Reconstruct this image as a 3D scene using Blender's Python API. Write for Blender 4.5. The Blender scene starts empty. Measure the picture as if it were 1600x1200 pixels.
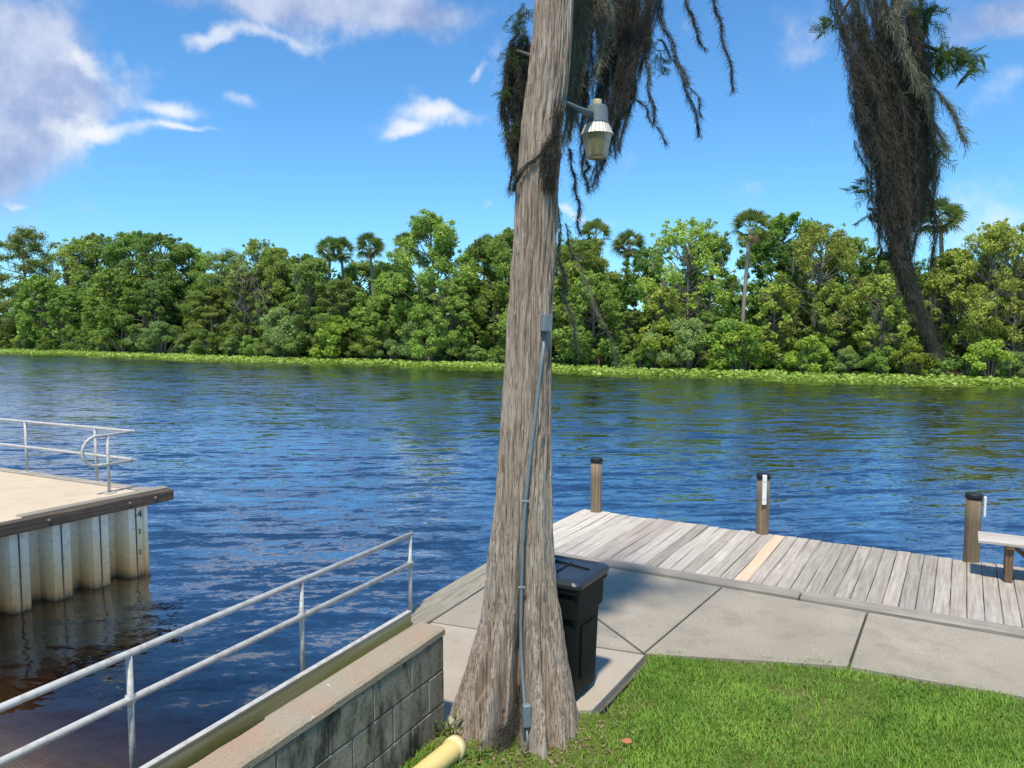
import bpy, math, random
import numpy as np
from mathutils import Vector, Matrix

scene = bpy.context.scene
COL = scene.collection
R = math.radians
rng = np.random.default_rng(7)
random.seed(7)

# ------------------------------------------------------------------ camera
HEAD, PITCH, EYE = R(30.5), R(4.29), 3.69          # heading left of the river axis, tilt down, eye height above the water
cam = bpy.data.cameras.new('camera')
cam.lens, cam.sensor_width = 27.0, 36.0
cam.clip_start, cam.clip_end = 0.05, 3000
cam_ob = bpy.data.objects.new('camera', cam)
COL.objects.link(cam_ob)
cam_ob.location = (0, 0, EYE)
cam_ob.rotation_euler = (R(90) - PITCH, 0, HEAD)
scene.camera = cam_ob

# ------------------------------------------------------------------ exposure
vs = scene.view_settings
vs.view_transform = 'Standard'
vs.look = 'None'
vs.exposure = 0.45
vs.gamma = 1.0
vs.use_curve_mapping = False
scene.cycles.use_denoising = True
scene.cycles.max_bounces = 5
scene.cycles.diffuse_bounces = 2
scene.cycles.glossy_bounces = 3
scene.cycles.transparent_max_bounces = 6
scene.cycles.use_adaptive_sampling = True
scene.cycles.adaptive_threshold = 0.015
scene.cycles.sample_clamp_indirect = 4.0

# ------------------------------------------------------------------ sun
SUN_EL, SUN_SIDE = R(66), R(11)                    # high sun behind the viewer, a little to the left
sun = bpy.data.lights.new('sun', 'SUN')
sun.energy, sun.angle, sun.color = 4.0, R(3.5), (1.0, 0.93, 0.81)
sun_ob = bpy.data.objects.new('sun', sun)
COL.objects.link(sun_ob)
toward = HEAD + math.pi - SUN_SIDE                 # horizontal angle (from +Y, counter-clockwise) towards the sun
sdir = Vector((-math.sin(toward) * math.cos(SUN_EL), math.cos(toward) * math.cos(SUN_EL), math.sin(SUN_EL)))
sun_ob.rotation_euler = sdir.to_track_quat('Z', 'Y').to_euler()
sun_ob.location = (0, 0, 40)


def view_ray(u, v):
    """direction through a point of the 1600 x 1200 photograph"""
    f = Vector((-math.sin(HEAD) * math.cos(PITCH), math.cos(HEAD) * math.cos(PITCH), -math.sin(PITCH)))
    r = Vector((math.cos(HEAD), math.sin(HEAD), 0))
    return f + r * ((u - 800) / 1200) + r.cross(f) * ((600 - v) / 1200)


def spot(u, v, dist):
    """the world point seen at (u, v), dist metres ahead"""
    d = view_ray(u, v)
    return d * dist + Vector((0, 0, EYE))


# ------------------------------------------------------------------ world: sky with clouds
world = bpy.data.worlds.new('World')
scene.world = world
world.use_nodes = True
world.cycles.sampling_method = 'MANUAL'
world.cycles.sample_map_resolution = 256
wt = world.node_tree
wt.nodes.clear()


def wn(kind, **kw):
    n = wt.nodes.new(kind)
    for k, val in kw.items():
        setattr(n, k, val)
    return n


def wlink(a, b):
    wt.links.new(a, b)


def wmath(op, a, b=None, c=None, clamp=False):
    n = wn('ShaderNodeMath', operation=op, use_clamp=clamp)
    for i, x in enumerate((a, b, c)):
        if x is None:
            continue
        if isinstance(x, (int, float)):
            n.inputs[i].default_value = x
        else:
            wlink(x, n.inputs[i])
    return n.outputs[0]


sky = wn('ShaderNodeTexSky', sky_type='NISHITA')
sky.sun_disc = False
sky.sun_elevation = SUN_EL
sky.sun_rotation = math.pi * 2 - toward
sky.altitude = 0
sky.air_density, sky.dust_density, sky.ozone_density = 1.0, 0.3, 2.0
tint = wn('ShaderNodeMix', data_type='RGBA', blend_type='MULTIPLY')
tint.inputs[0].default_value = 1.0
wlink(sky.outputs[0], tint.inputs[6])
tint.inputs[7].default_value = (0.60, 1.08, 1.42, 1)
tc = wn('ShaderNodeTexCoord')
warp_n = wn('ShaderNodeTexNoise')
warp_n.inputs['Scale'].default_value = 9.0
warp_n.inputs['Detail'].default_value = 6.0
wlink(tc.outputs['Generated'], warp_n.inputs['Vector'])
wsub = wn('ShaderNodeVectorMath', operation='SUBTRACT')
wlink(warp_n.outputs['Color'], wsub.inputs[0])
wsub.inputs[1].default_value = (0.5, 0.5, 0.5)
wsc = wn('ShaderNodeVectorMath', operation='SCALE')
wlink(wsub.outputs[0], wsc.inputs[0])
wsc.inputs['Scale'].default_value = 0.10
wadd = wn('ShaderNodeVectorMath', operation='ADD')
wlink(tc.outputs['Generated'], wadd.inputs[0])
wlink(wsc.outputs[0], wadd.inputs[1])
DIR = wadd.outputs[0]
fbm = wn('ShaderNodeTexNoise')
fbm.inputs['Scale'].default_value = 14.0
fbm.inputs['Detail'].default_value = 8.0
fbm.inputs['Roughness'].default_value = 0.6
wlink(tc.outputs['Generated'], fbm.inputs['Vector'])
FBM = fbm.outputs['Fac']


def cloud_blob(u, v, su, sv):
    c = view_ray(u, v).normalized()
    e1 = Vector((c.y, -c.x, 0)).normalized()
    e2 = e1.cross(c).normalized()
    outs = []
    for e, s in ((e1, su / 1200), (e2, sv / 1200)):
        n = wn('ShaderNodeVectorMath', operation='DOT_PRODUCT')
        wlink(DIR, n.inputs[0])
        n.inputs[1].default_value = e / s
        outs.append(wmath('POWER', wmath('ADD', n.outputs['Value'], -c.dot(e) / s), 2.0))
    n = wn('ShaderNodeVectorMath', operation='DOT_PRODUCT')
    wlink(DIR, n.inputs[0])
    n.inputs[1].default_value = c
    front = wmath('GREATER_THAN', n.outputs['Value'], 0.0)
    q = wmath('ADD', outs[0], outs[1])
    return wmath('MULTIPLY', wmath('EXPONENT', wmath('MULTIPLY', q, -1.0)), front)


def total(blobs):
    acc = None
    for b, wgt in blobs:
        t = wmath('MULTIPLY', b, wgt)
        acc = t if acc is None else wmath('ADD', acc, t)
    return acc


def ramp_mask(x, lo, hi):
    n = wn('ShaderNodeMapRange', interpolation_type='SMOOTHSTEP')
    wlink(x, n.inputs[0])
    n.inputs[1].default_value, n.inputs[2].default_value = lo, hi
    return n.outputs[0]


# loose scattered cloud all over the sky
scat = wn('ShaderNodeTexNoise')
scat.inputs['Scale'].default_value = 3.2
scat.inputs['Detail'].default_value = 5.0
wlink(DIR, scat.inputs['Vector'])
SCAT = wmath('MULTIPLY', ramp_mask(scat.outputs['Fac'], 0.62, 0.80), 0.45)
white = total([(cloud_blob(135, 122, 30, 20), 1.0), (cloud_blob(150, 205, 75, 15), 1.1), (cloud_blob(262, 172, 30, 15), 0.95),
               (cloud_blob(285, 208, 34, 7), 0.8), (cloud_blob(700, 186, 60, 15), 1.15), (cloud_blob(625, 208, 36, 10), 1.0),
               (cloud_blob(375, 160, 26, 10), 0.7), (cloud_blob(748, 125, 8, 12), 0.65), (cloud_blob(905, 328, 38, 14), 1.0),
               (cloud_blob(775, 312, 20, 12), 0.55), (cloud_blob(175, 85, 24, 18), 0.6), (cloud_blob(40, 322, 20, 6), 0.8),
               (cloud_blob(330, 66, 50, 12), 0.9), (cloud_blob(430, 62, 80, 12), 0.75), (cloud_blob(1575, 140, 36, 26), 0.65), (cloud_blob(1530, 350, 120, 50), 0.7)])
grey = total([(cloud_blob(0, 225, 75, 95), 1.35), (cloud_blob(20, 70, 110, 75), 1.0), (cloud_blob(140, 165, 45, 30), 0.6),
              (cloud_blob(470, -5, 200, 48), 1.3), (cloud_blob(640, 25, 50, 26), 0.5), (cloud_blob(1570, 20, 100, 40), 1.0),
              (cloud_blob(1230, 30, 120, 40), 0.3)])
W_MASK = ramp_mask(wmath('ADD', white, wmath('MULTIPLY', wmath('ADD', FBM, -0.5), 1.9)), 0.22, 1.30)
G_MASK = ramp_mask(wmath('ADD', wmath('ADD', grey, SCAT), wmath('MULTIPLY', wmath('ADD', FBM, -0.5), 1.7)), 0.20, 1.05)
gcol = wn('ShaderNodeMix', data_type='RGBA')
wlink(ramp_mask(FBM, 0.3, 0.7), gcol.inputs[0])
gcol.inputs[6].default_value = (2.4, 3.1, 5.0, 1)
gcol.inputs[7].default_value = (4.9, 5.4, 6.7, 1)
m1 = wn('ShaderNodeMix', data_type='RGBA')
wlink(wmath('MULTIPLY', G_MASK, 0.9), m1.inputs[0])
wlink(tint.outputs[2], m1.inputs[6])
wlink(gcol.outputs[2], m1.inputs[7])
m2 = wn('ShaderNodeMix', data_type='RGBA')
wlink(wmath('MULTIPLY', W_MASK, 0.9), m2.inputs[0])
wlink(m1.outputs[2], m2.inputs[6])
m2.inputs[7].default_value = (7.0, 7.2, 7.5, 1)
bg = wn('ShaderNodeBackground')
bg.inputs['Strength'].default_value = 0.1
wlink(m2.outputs[2], bg.inputs['Color'])
wo = wn('ShaderNodeOutputWorld')
wlink(bg.outputs[0], wo.inputs['Surface'])

# ------------------------------------------------------------------ helpers: objects
def tag(o, label=None, cat=None, group=None, kind=None):
    if label: o['label'] = label
    if cat: o['category'] = cat
    if group: o['group'] = group
    if kind: o['kind'] = kind
    return o


def empty(name, loc=(0, 0, 0), rz=0.0):
    o = bpy.data.objects.new(name, None)
    o.empty_display_size = 0.2
    o.location = loc
    o.rotation_euler = (0, 0, rz)
    COL.objects.link(o)
    return o


def link_mesh(name, me, mat=None, parent=None):
    o = bpy.data.objects.new(name, me)
    COL.objects.link(o)
    if mat is not None and not me.materials:
        me.materials.append(mat)
    if parent is not None:
        o.parent = parent
    return o


def np_mesh(name, V, F, smooth=False):
    """V (n,3), F (m,k) index array with k = 3 or 4"""
    V = np.asarray(V, dtype=np.float32)
    F = np.asarray(F, dtype=np.int32)
    me = bpy.data.meshes.new(name)
    me.vertices.add(len(V))
    me.vertices.foreach_set('co', V.ravel())
    k = F.shape[1]
    me.loops.add(F.size)
    me.loops.foreach_set('vertex_index', F.ravel())
    me.polygons.add(len(F))
    me.polygons.foreach_set('loop_start', np.arange(0, F.size, k, dtype=np.int32))
    me.update(calc_edges=True)
    me.validate()
    me.polygons.foreach_set('use_smooth', np.full(len(me.polygons), smooth))
    return me


class MB:
    """collects simple shapes into one mesh"""
    def __init__(self):
        self.v, self.f, self.s = [], [], []

    def add(self, vs_, fs, smooth=False):
        b = len(self.v)
        self.v += [tuple(p) for p in vs_]
        self.f += [tuple(b + i for i in f) for f in fs]
        self.s += [smooth] * len(fs)
        return self

    def box(self, c, s, bev=0.0, rot=None):
        hx, hy, hz = s[0] / 2, s[1] / 2, s[2] / 2
        if bev <= 0:
            P = [(x, y, z) for z in (-hz, hz) for y in (-hy, hy) for x in (-hx, hx)]
            F = [(0, 2, 3, 1), (4, 5, 7, 6), (0, 1, 5, 4), (2, 6, 7, 3), (0, 4, 6, 2), (1, 3, 7, 5)]
        else:
            b = min(bev, hx * .9, hy * .9, hz * .9)
            P, F = [], []
            rings = [(-hz, b), (-hz + b, 0), (hz - b, 0), (hz, b)]
            for z, i in rings:
                x, y = hx - i, hy - i
                c2 = b if i == 0 else b * .6
                P += [(-x + c2, -y, z), (x - c2, -y, z), (x, -y + c2, z), (x, y - c2, z), (x - c2, y, z), (-x + c2, y, z), (-x, y - c2, z), (-x, -y + c2, z)]
            for r_ in range(3):
                for k in range(8):
                    a, d = r_ * 8 + k, r_ * 8 + (k + 1) % 8
                    F.append((a, d, d + 8, a + 8))
            F.append(tuple(range(7, -1, -1)))
            F.append(tuple(range(24, 32)))
        if rot is not None:
            P = [rot @ Vector(p) for p in P]
        P = [(p[0] + c[0], p[1] + c[1], p[2] + c[2]) for p in P]
        return self.add(P, F)

    def tube(self, pts, rad, n=8, caps=True, smooth=True):
        pts = [Vector(p) for p in pts]
        if not hasattr(rad, '__len__'):
            rad = [rad] * len(pts)
        P, F = [], []
        prev = None
        for i, p in enumerate(pts):
            t = (pts[min(i + 1, len(pts) - 1)] - pts[max(i - 1, 0)]).normalized()
            if prev is None:
                a = t.cross(Vector((0, 0, 1)) if abs(t.z) < .9 else Vector((1, 0, 0))).normalized()
            else:
                a = (prev - t * prev.dot(t)).normalized()
            prev = a
            b = t.cross(a)
            for k in range(n):
                w = 2 * math.pi * k / n
                P.append(p + (a * math.cos(w) + b * math.sin(w)) * rad[i])
        for i in range(len(pts) - 1):
            for k in range(n):
                q = (k + 1) % n
                F.append((i * n + k, i * n + q, (i + 1) * n + q, (i + 1) * n + k))
        self.add(P, F, smooth)
        if caps:
            b = len(self.v) - len(P)
            self.f.append(tuple(b + k for k in range(n - 1, -1, -1))); self.s.append(False)
            e = b + (len(pts) - 1) * n
            self.f.append(tuple(e + k for k in range(n))); self.s.append(False)
        return self

    def lathe(self, prof, n=24, c=(0, 0, 0), ripple=None, smooth=True):
        """prof: list of (radius, z)"""
        P, F = [], []
        for r_, z in prof:
            for k in range(n):
                w = 2 * math.pi * k / n
                rr = r_ * (1 + (ripple if ripple and k % 2 else 0))
                P.append((c[0] + rr * math.cos(w), c[1] + rr * math.sin(w), c[2] + z))
        for i in range(len(prof) - 1):
            for k in range(n):
                q = (k + 1) % n
                F.append((i * n + k, i * n + q, (i + 1) * n + q, (i + 1) * n + k))
        return self.add(P, F, smooth)

    def prism(self, poly, z0, z1, bev=0.0):
        n = len(poly)
        area = sum(poly[i][0] * poly[(i + 1) % n][1] - poly[(i + 1) % n][0] * poly[i][1] for i in range(n))
        if area < 0:
            poly = poly[::-1]
        cx = sum(p[0] for p in poly) / n
        cy = sum(p[1] for p in poly) / n
        P = [(x, y, z0) for x, y in poly]
        P += [(x, y, z1 - bev) for x, y in poly]
        F = [tuple(range(n - 1, -1, -1))] + [(k, (k + 1) % n, n + (k + 1) % n, n + k) for k in range(n)]
        if bev > 0:
            for x, y in poly:
                d = Vector((cx - x, cy - y)).normalized() * bev * 1.3
                P.append((x + d.x, y + d.y, z1))
            F += [(n + k, n + (k + 1) % n, 2 * n + (k + 1) % n, 2 * n + k) for k in range(n)]
            F.append(tuple(range(2 * n, 3 * n)))
        else:
            F.append(tuple(range(n, 2 * n)))
        return self.add(P, F)

    def mesh(self, name):
        me = bpy.data.meshes.new(name)
        me.from_pydata(self.v, [], self.f)
        me.polygons.foreach_set('use_smooth', self.s)
        me.update()
        return me

    def build(self, name, mat=None, parent=None):
        return link_mesh(name, self.mesh(name), mat, parent)


# ------------------------------------------------------------------ helpers: materials
class NT:
    def __init__(self, name):
        self.m = bpy.data.materials.new(name)
        self.m.use_nodes = True
        self.t = self.m.node_tree
        self.t.nodes.clear()
        self.out = self.t.nodes.new('ShaderNodeOutputMaterial')

    def n(self, kind, **kw):
        o = self.t.nodes.new(kind)
        for k, val in kw.items():
            setattr(o, k, val)
        return o

    def put(self, sock, x):
        if x is None:
            return
        if isinstance(x, bpy.types.NodeSocket):
            self.t.links.new(x, sock)
        else:
            if isinstance(x, tuple) and len(x) == 3 and sock.type == 'RGBA':
                x = (*x, 1)
            sock.default_value = x

    def math(self, op, a, b=None, clamp=False):
        o = self.n('ShaderNodeMath', operation=op, use_clamp=clamp)
        self.put(o.inputs[0], a)
        self.put(o.inputs[1], b)
        return o.outputs[0]

    def coord(self, scale=(1, 1, 1), kind='Object', jitter=False, rot=(0, 0, 0)):
        c = self.n('ShaderNodeTexCoord').outputs[kind] if kind != 'World' else self.n('ShaderNodeNewGeometry').outputs['Position']
        if jitter:
            oi = self.n('ShaderNodeObjectInfo')
            k = self.n('ShaderNodeVectorMath', operation='SCALE')
            k.inputs[0].default_value = (17.0, 31.0, 23.0)
            self.put(k.inputs['Scale'], oi.outputs['Random'])
            a = self.n('ShaderNodeVectorMath', operation='ADD')
            self.put(a.inputs[0], c)
            self.put(a.inputs[1], k.outputs[0])
            c = a.outputs[0]
        mp = self.n('ShaderNodeMapping')
        mp.inputs['Scale'].default_value = scale
        mp.inputs['Rotation'].default_value = rot
        self.put(mp.inputs['Vector'], c)
        return mp.outputs[0]

    def noise(self, vec, scale=1.0, detail=4.0, rough=0.55, dist=0.0, out='Fac'):
        o = self.n('ShaderNodeTexNoise')
        self.put(o.inputs['Vector'], vec)
        o.inputs['Scale'].default_value = scale
        o.inputs['Detail'].default_value = detail
        o.inputs['Roughness'].default_value = rough
        o.inputs['Distortion'].default_value = dist
        return o.outputs[out]

    def range(self, x, a, b, c=0.0, d=1.0):
        o = self.n('ShaderNodeMapRange')
        self.put(o.inputs[0], x)
        for i, val in enumerate((a, b, c, d)):
            o.inputs[i + 1].default_value = val
        return o.outputs[0]

    def mix(self, fac, a, b, mode='MIX'):
        o = self.n('ShaderNodeMix', data_type='RGBA', blend_type=mode)
        self.put(o.inputs[0], fac)
        self.put(o.inputs[6], a)
        self.put(o.inputs[7], b)
        return o.outputs[2]

    def bump(self, h, dist=0.01, strength=1.0, normal=None):
        o = self.n('ShaderNodeBump')
        o.inputs['Strength'].default_value = strength
        o.inputs['Distance'].default_value = dist
        self.put(o.inputs['Height'], h)
        self.put(o.inputs['Normal'], normal)
        return o.outputs[0]

    def principled(self, col, rough=0.7, normal=None, metal=0.0, spec=0.5):
        o = self.n('ShaderNodeBsdfPrincipled')
        self.put(o.inputs['Base Color'], col)
        self.put(o.inputs['Roughness'], rough)
        self.put(o.inputs['Metallic'], metal)
        self.put(o.inputs['Specular IOR Level'], spec)
        self.put(o.inputs['Normal'], normal)
        self.t.links.new(o.outputs[0], self.out.inputs[0])
        return self.m

    def rand(self):
        return self.n('ShaderNodeObjectInfo').outputs['Random']


def mat_wood(name, light, dark, axis=1, rough=0.85, jitter=True, vary=0.2, world=False):
    t = NT(name)
    sc = [38, 38, 38]
    sc[axis] = 1.4
    c = t.coord(tuple(sc), jitter=jitter)
    g = t.noise(c, 1.0, 6.0, 0.6, 0.4)
    col = t.mix(t.range(g, 0.33, 0.68), dark, light)
    c2 = t.coord((5, 5, 5), jitter=jitter)
    blot = t.noise(c2, 1.0, 3.0)
    col = t.mix(t.range(blot, 0.42, 0.75, 0.0, 0.45), col, dark)
    val = t.range(t.rand(), 0, 1, 1 - vary, 1 + vary * .45)
    hs = t.n('ShaderNodeHueSaturation')
    t.put(hs.inputs['Value'], val)
    t.put(hs.inputs['Color'], col)
    return t.principled(hs.outputs[0], rough, t.bump(g, 0.004, 0.8), spec=0.25)


def mat_plain(name, col, rough=0.5, metal=0.0, grime=None, gscale=6.0, amount=0.5, bump=0.0, spec=0.5):
    t = NT(name)
    n1 = t.noise(t.coord((1, 1, 1)), gscale, 6.0, 0.6)
    c = t.mix(t.range(n1, 0.45, 0.75, 0.0, amount), col, grime or tuple(x * .6 for x in col))
    nm = t.bump(t.noise(t.coord((1, 1, 1)), gscale * 6, 4.0), bump, 0.6) if bump else None
    return t.principled(c, rough, nm, metal, spec)


def mat_leaf(name, dark, light, trans=0.42, rough=0.55, scale=0.9):
    t = NT(name)
    n1 = t.noise(t.coord((1, 1, 1), jitter=True), scale, 3.0, 0.6)
    geo = t.n('ShaderNodeNewGeometry')
    f = t.math('ADD', t.range(n1, 0.3, 0.7, 0, .65), t.math('MULTIPLY', geo.outputs['Random Per Island'], 0.45), True)
    col = t.mix(f, dark, light)
    hs = t.n('ShaderNodeHueSaturation')
    t.put(hs.inputs['Hue'], t.range(t.rand(), 0, 1, 0.476, 0.520))
    t.put(hs.inputs['Value'], t.range(t.math('FRACT', t.math('MULTIPLY', t.rand(), 7.31)), 0, 1, 0.66, 1.30))
    t.put(hs.inputs['Color'], col)
    d = t.n('ShaderNodeBsdfPrincipled')
    t.put(d.inputs['Base Color'], hs.outputs[0])
    d.inputs['Roughness'].default_value = rough
    d.inputs['Specular IOR Level'].default_value = 0.3
    tr = t.n('ShaderNodeBsdfTranslucent')
    t.put(tr.inputs['Color'], t.mix(0.5, hs.outputs[0], (0.35, 0.5, 0.05)))
    ms = t.n('ShaderNodeMixShader')
    ms.inputs[0].default_value = trans
    t.t.links.new(d.outputs[0], ms.inputs[1])
    t.t.links.new(tr.outputs[0], ms.inputs[2])
    t.t.links.new(ms.outputs[0], t.out.inputs[0])
    return t.m


def mat_concrete(name, base, dark, speck=0.0, mildew=0.0, fine=30.0, mildew_col=(0.03, 0.032, 0.025)):
    t = NT(name)
    c = t.coord((1, 1, 1), kind='World')
    big = t.noise(c, 0.9, 5.0, 0.6)
    fin = t.noise(c, fine, 4.0, 0.7)
    col = t.mix(t.range(big, 0.35, 0.7), base, dark)
    col = t.mix(t.range(fin, 0.4, 0.72, 0, .55), col, dark)
    st_ = t.noise(c, 2.6, 7.0, 0.7)
    col = t.mix(t.range(st_, 0.52, 0.72, 0, .45), col, tuple(x * .62 for x in dark))
    if speck:
        vo = t.n('ShaderNodeTexVoronoi')
        t.put(vo.inputs['Vector'], c)
        vo.inputs['Scale'].default_value = 38.0
        vo.inputs['Randomness'].default_value = 1.0
        sp = t.math('MULTIPLY', t.range(vo.outputs['Distance'], 0.16, 0.26, 1, 0), t.range(t.noise(c, 3.0, 3.0), 0.42, 0.62))
        col = t.mix(t.math('MULTIPLY', sp, speck), col, (0.72, 0.69, 0.62))
    if mildew:
        mv = t.coord((5.0, 5.0, 1.9), kind='World')
        mm = t.noise(mv, 1.0, 8.0, 0.7)
        col = t.mix(t.range(mm, 0.45, 0.60, 0, mildew), col, mildew_col)
    return t.principled(col, 0.9, t.bump(fin, 0.006, 0.8), spec=0.2)


M = {}
M['plank'] = mat_wood('weathered_plank', (0.49, 0.435, 0.36), (0.28, 0.24, 0.19))
M['plank_pale'] = mat_wood('pale_plank', (0.64, 0.575, 0.485), (0.42, 0.365, 0.295), vary=0.15)  # paler tone of the plank wood
M['plank_brown'] = mat_wood('brown_plank', (0.47, 0.415, 0.35), (0.30, 0.25, 0.20), vary=0.1)
M['plank_new'] = mat_wood('new_plank', (0.68, 0.52, 0.36), (0.56, 0.41, 0.27), vary=0.05)
M['timber_y'] = mat_wood('seawall_timber', (0.40, 0.36, 0.28), (0.22, 0.19, 0.14), axis=1, vary=0.15)
M['timber_x'] = mat_wood('kerb_timber', (0.42, 0.37, 0.30), (0.23, 0.20, 0.16), axis=0, vary=0.15)
M['rub'] = mat_wood('rub_rail_timber', (0.15, 0.11, 0.08), (0.05, 0.04, 0.03), axis=1, vary=0.1)
M['pile'] = mat_wood('piling_wood', (0.30, 0.22, 0.14), (0.14, 0.10, 0.06), axis=2, vary=0.2)
M['bench_top'] = mat_wood('bench_seat_wood', (0.62, 0.57, 0.50), (0.36, 0.31, 0.26), axis=0, vary=0.15)
M['bench_leg'] = mat_wood('bench_leg_wood', (0.24, 0.15, 0.09), (0.12, 0.07, 0.04), axis=2, vary=0.1)
M['black'] = mat_plain('black_rubber', (0.012, 0.012, 0.013), 0.6)
M['bin'] = mat_plain('black_bin_plastic', (0.006, 0.007, 0.007), 0.6, grime=(0.012, 0.012, 0.012), gscale=3.0, amount=.3, bump=0.001, spec=0.25)
M['lid'] = mat_plain('bin_lid_plastic', (0.020, 0.024, 0.030), 0.36, grime=(0.05, 0.05, 0.05), gscale=4.0, amount=.25, bump=0.001)
M['white_plastic'] = mat_plain('white_vinyl', (0.78, 0.77, 0.73), 0.5, grime=(0.55, 0.52, 0.45), amount=.4)
M['alu'] = mat_plain('painted_pipe', (0.47, 0.46, 0.43), 0.55, grime=(0.24, 0.215, 0.17), gscale=16.0, amount=.75, metal=0.0, bump=0.001)
M['post'] = mat_plain('stained_pipe', (0.52, 0.51, 0.46), 0.5, grime=(0.24, 0.22, 0.16), gscale=16.0, amount=.75, metal=0.1)
M['galv'] = mat_plain('galvanised_steel', (0.19, 0.225, 0.245), 0.55, grime=(0.11, 0.13, 0.14), gscale=20.0, amount=.5, metal=0.2)
M['lampgrey'] = mat_plain('lamp_housing_paint', (0.095, 0.130, 0.145), 0.7, grime=(0.06, 0.08, 0.09), gscale=25.0, amount=.4)
M['skirt'] = mat_plain('lamp_reflector_metal', (0.62, 0.58, 0.47), 0.5, metal=0.3, grime=(0.5, 0.45, 0.36), gscale=20.0, amount=.4)
M['cell'] = mat_plain('photocell_plastic', (0.52, 0.43, 0.24), 0.5)
M['pvc'] = mat_plain('yellowed_pipe', (0.72, 0.53, 0.20), 0.5, grime=(0.50, 0.34, 0.13), gscale=5.0, amount=.5)
M['pvc_end'] = mat_plain('pipe_collar', (0.76, 0.63, 0.32), 0.5, grime=(0.56, 0.42, 0.18), gscale=5.0, amount=.4)
M['inside'] = mat_plain('pipe_bore_shade', (0.03, 0.028, 0.02), 0.9)
M['bolt'] = mat_plain('rusty_bolt', (0.12, 0.10, 0.09), 0.6, metal=0.5)
M['ink'] = mat_plain('black_marking', (0.02, 0.02, 0.02), 0.7)
M['slab'] = mat_concrete('walkway_concrete', (0.36, 0.315, 0.245), (0.27, 0.235, 0.18), speck=0.45)
M['slab_smooth'] = mat_concrete('smooth_concrete', (0.42, 0.365, 0.285), (0.34, 0.29, 0.225), speck=0.1)
M['deck'] = mat_concrete('pier_deck_concrete', (0.60, 0.48, 0.34), (0.50, 0.40, 0.28))
M['block'] = mat_concrete('mildewed_block', (0.31, 0.275, 0.20), (0.20, 0.175, 0.125), mildew=0.92)
M['mortar'] = mat_concrete('block_mortar', (0.20, 0.19, 0.16), (0.12, 0.115, 0.095), mildew=0.7)
M['bulk'] = mat_concrete('bulkhead_face', (0.17, 0.16, 0.12), (0.08, 0.08, 0.06), mildew=0.6)


def mat_cap():
    t = NT('wall_cap_concrete')
    c = t.coord((1, 1, 1), kind='World')
    n1 = t.noise(c, 2.2, 6.0, 0.65)
    n2 = t.noise(c, 9.0, 5.0, 0.65)
    n3 = t.noise(c, 60.0, 3.0, 0.6)
    col = t.mix(t.range(n1, 0.38, 0.62), (0.33, 0.28, 0.20), (0.36, 0.25, 0.165))
    col = t.mix(t.range(n3, 0.45, 0.75, 0, .5), col, (0.20, 0.16, 0.12))
    col = t.mix(t.range(n2, 0.65, 0.70, 0, .7), col, (0.62, 0.57, 0.45))
    return t.principled(col, 0.9, t.bump(n3, 0.008, 0.8), spec=0.2)


M['cap'] = mat_cap()


def mat_plate():
    t = NT('algae_stained_plate')
    c = t.coord((1, 1, 1), kind='World')
    n1 = t.noise(t.coord((14, 1.2, 14), kind='World'), 1.0, 5.0, 0.6)
    sp = t.n('ShaderNodeSeparateXYZ')
    t.put(sp.inputs[0], c)
    hi = t.range(t.math('ADD', sp.outputs['Z'], t.range(n1, 0, 1, -0.05, 0.05)), 0.68, 0.80)
    col = t.mix(hi, (0.20, 0.20, 0.06), (0.36, 0.36, 0.24))
    col = t.mix(t.range(n1, 0.5, 0.8, 0, .4), col, (0.42, 0.42, 0.33))
    return t.principled(col, 0.6, None, spec=0.3)


M['plate'] = mat_plate()


def mat_sheet():
    """vinyl sheet pile: pale above, rust brown tide band, dark at the waterline"""
    t = NT('stained_sheet_pile')
    c = t.coord((1, 1, 1), kind='World')
    sp = t.n('ShaderNodeSeparateXYZ')
    t.put(sp.inputs[0], c)
    st = t.noise(t.coord((9, 9, 0.9), kind='World'), 1.0, 5.0, 0.6)
    z = t.math('ADD', sp.outputs['Z'], t.range(st, 0, 1, -0.18, 0.18))
    cr = t.n('ShaderNodeValToRGB')
    t.put(cr.inputs[0], t.range(z, 0.0, 1.2))
    e = cr.color_ramp.elements
    e[0].position, e[0].color = 0.0, (0.20, 0.12, 0.05, 1)
    e[1].position, e[1].color = 1.0, (0.72, 0.71, 0.66, 1)
    for p, k in ((0.10, (0.55, 0.34, 0.15)), (0.28, (0.66, 0.49, 0.25)), (0.5, (0.72, 0.62, 0.40)), (0.72, (0.80, 0.77, 0.66))):
        el = e.new(p)
        el.color = (*k, 1)
    fin = t.noise(c, 14.0, 5.0, 0.65)
    col = t.mix(t.range(fin, 0.5, 0.75, 0, .4), cr.outputs[0], (0.2, 0.17, 0.12))
    return t.principled(col, 0.6, None, spec=0.3)


M['sheet'] = mat_sheet()


def mat_bark():
    t = NT('cypress_bark')
    c = t.coord((72, 72, 1.7))
    n1 = t.noise(c, 1.0, 6.0, 0.65, 0.5)
    n2 = t.noise(t.coord((105, 105, 2.2)), 1.0, 5.0, 0.6, 0.6)
    n3 = t.noise(t.coord((3, 3, 1.1)), 1.0, 4.0, 0.6)
    col = t.mix(t.range(n1, 0.38, 0.60), (0.22, 0.155, 0.110), (0.50, 0.400, 0.310))
    col = t.mix(t.range(n3, 0.45, 0.70, 0, .6), col, (0.62, 0.525, 0.43))
    col = t.mix(t.range(n2, 0.56, 0.63, 0, .85), col, (0.060, 0.040, 0.031))
    h = t.math('ADD', n1, t.math('MULTIPLY', n2, 0.6))
    return t.principled(col, 0.92, t.bump(h, 0.016, 1.0), spec=0.12)


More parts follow.
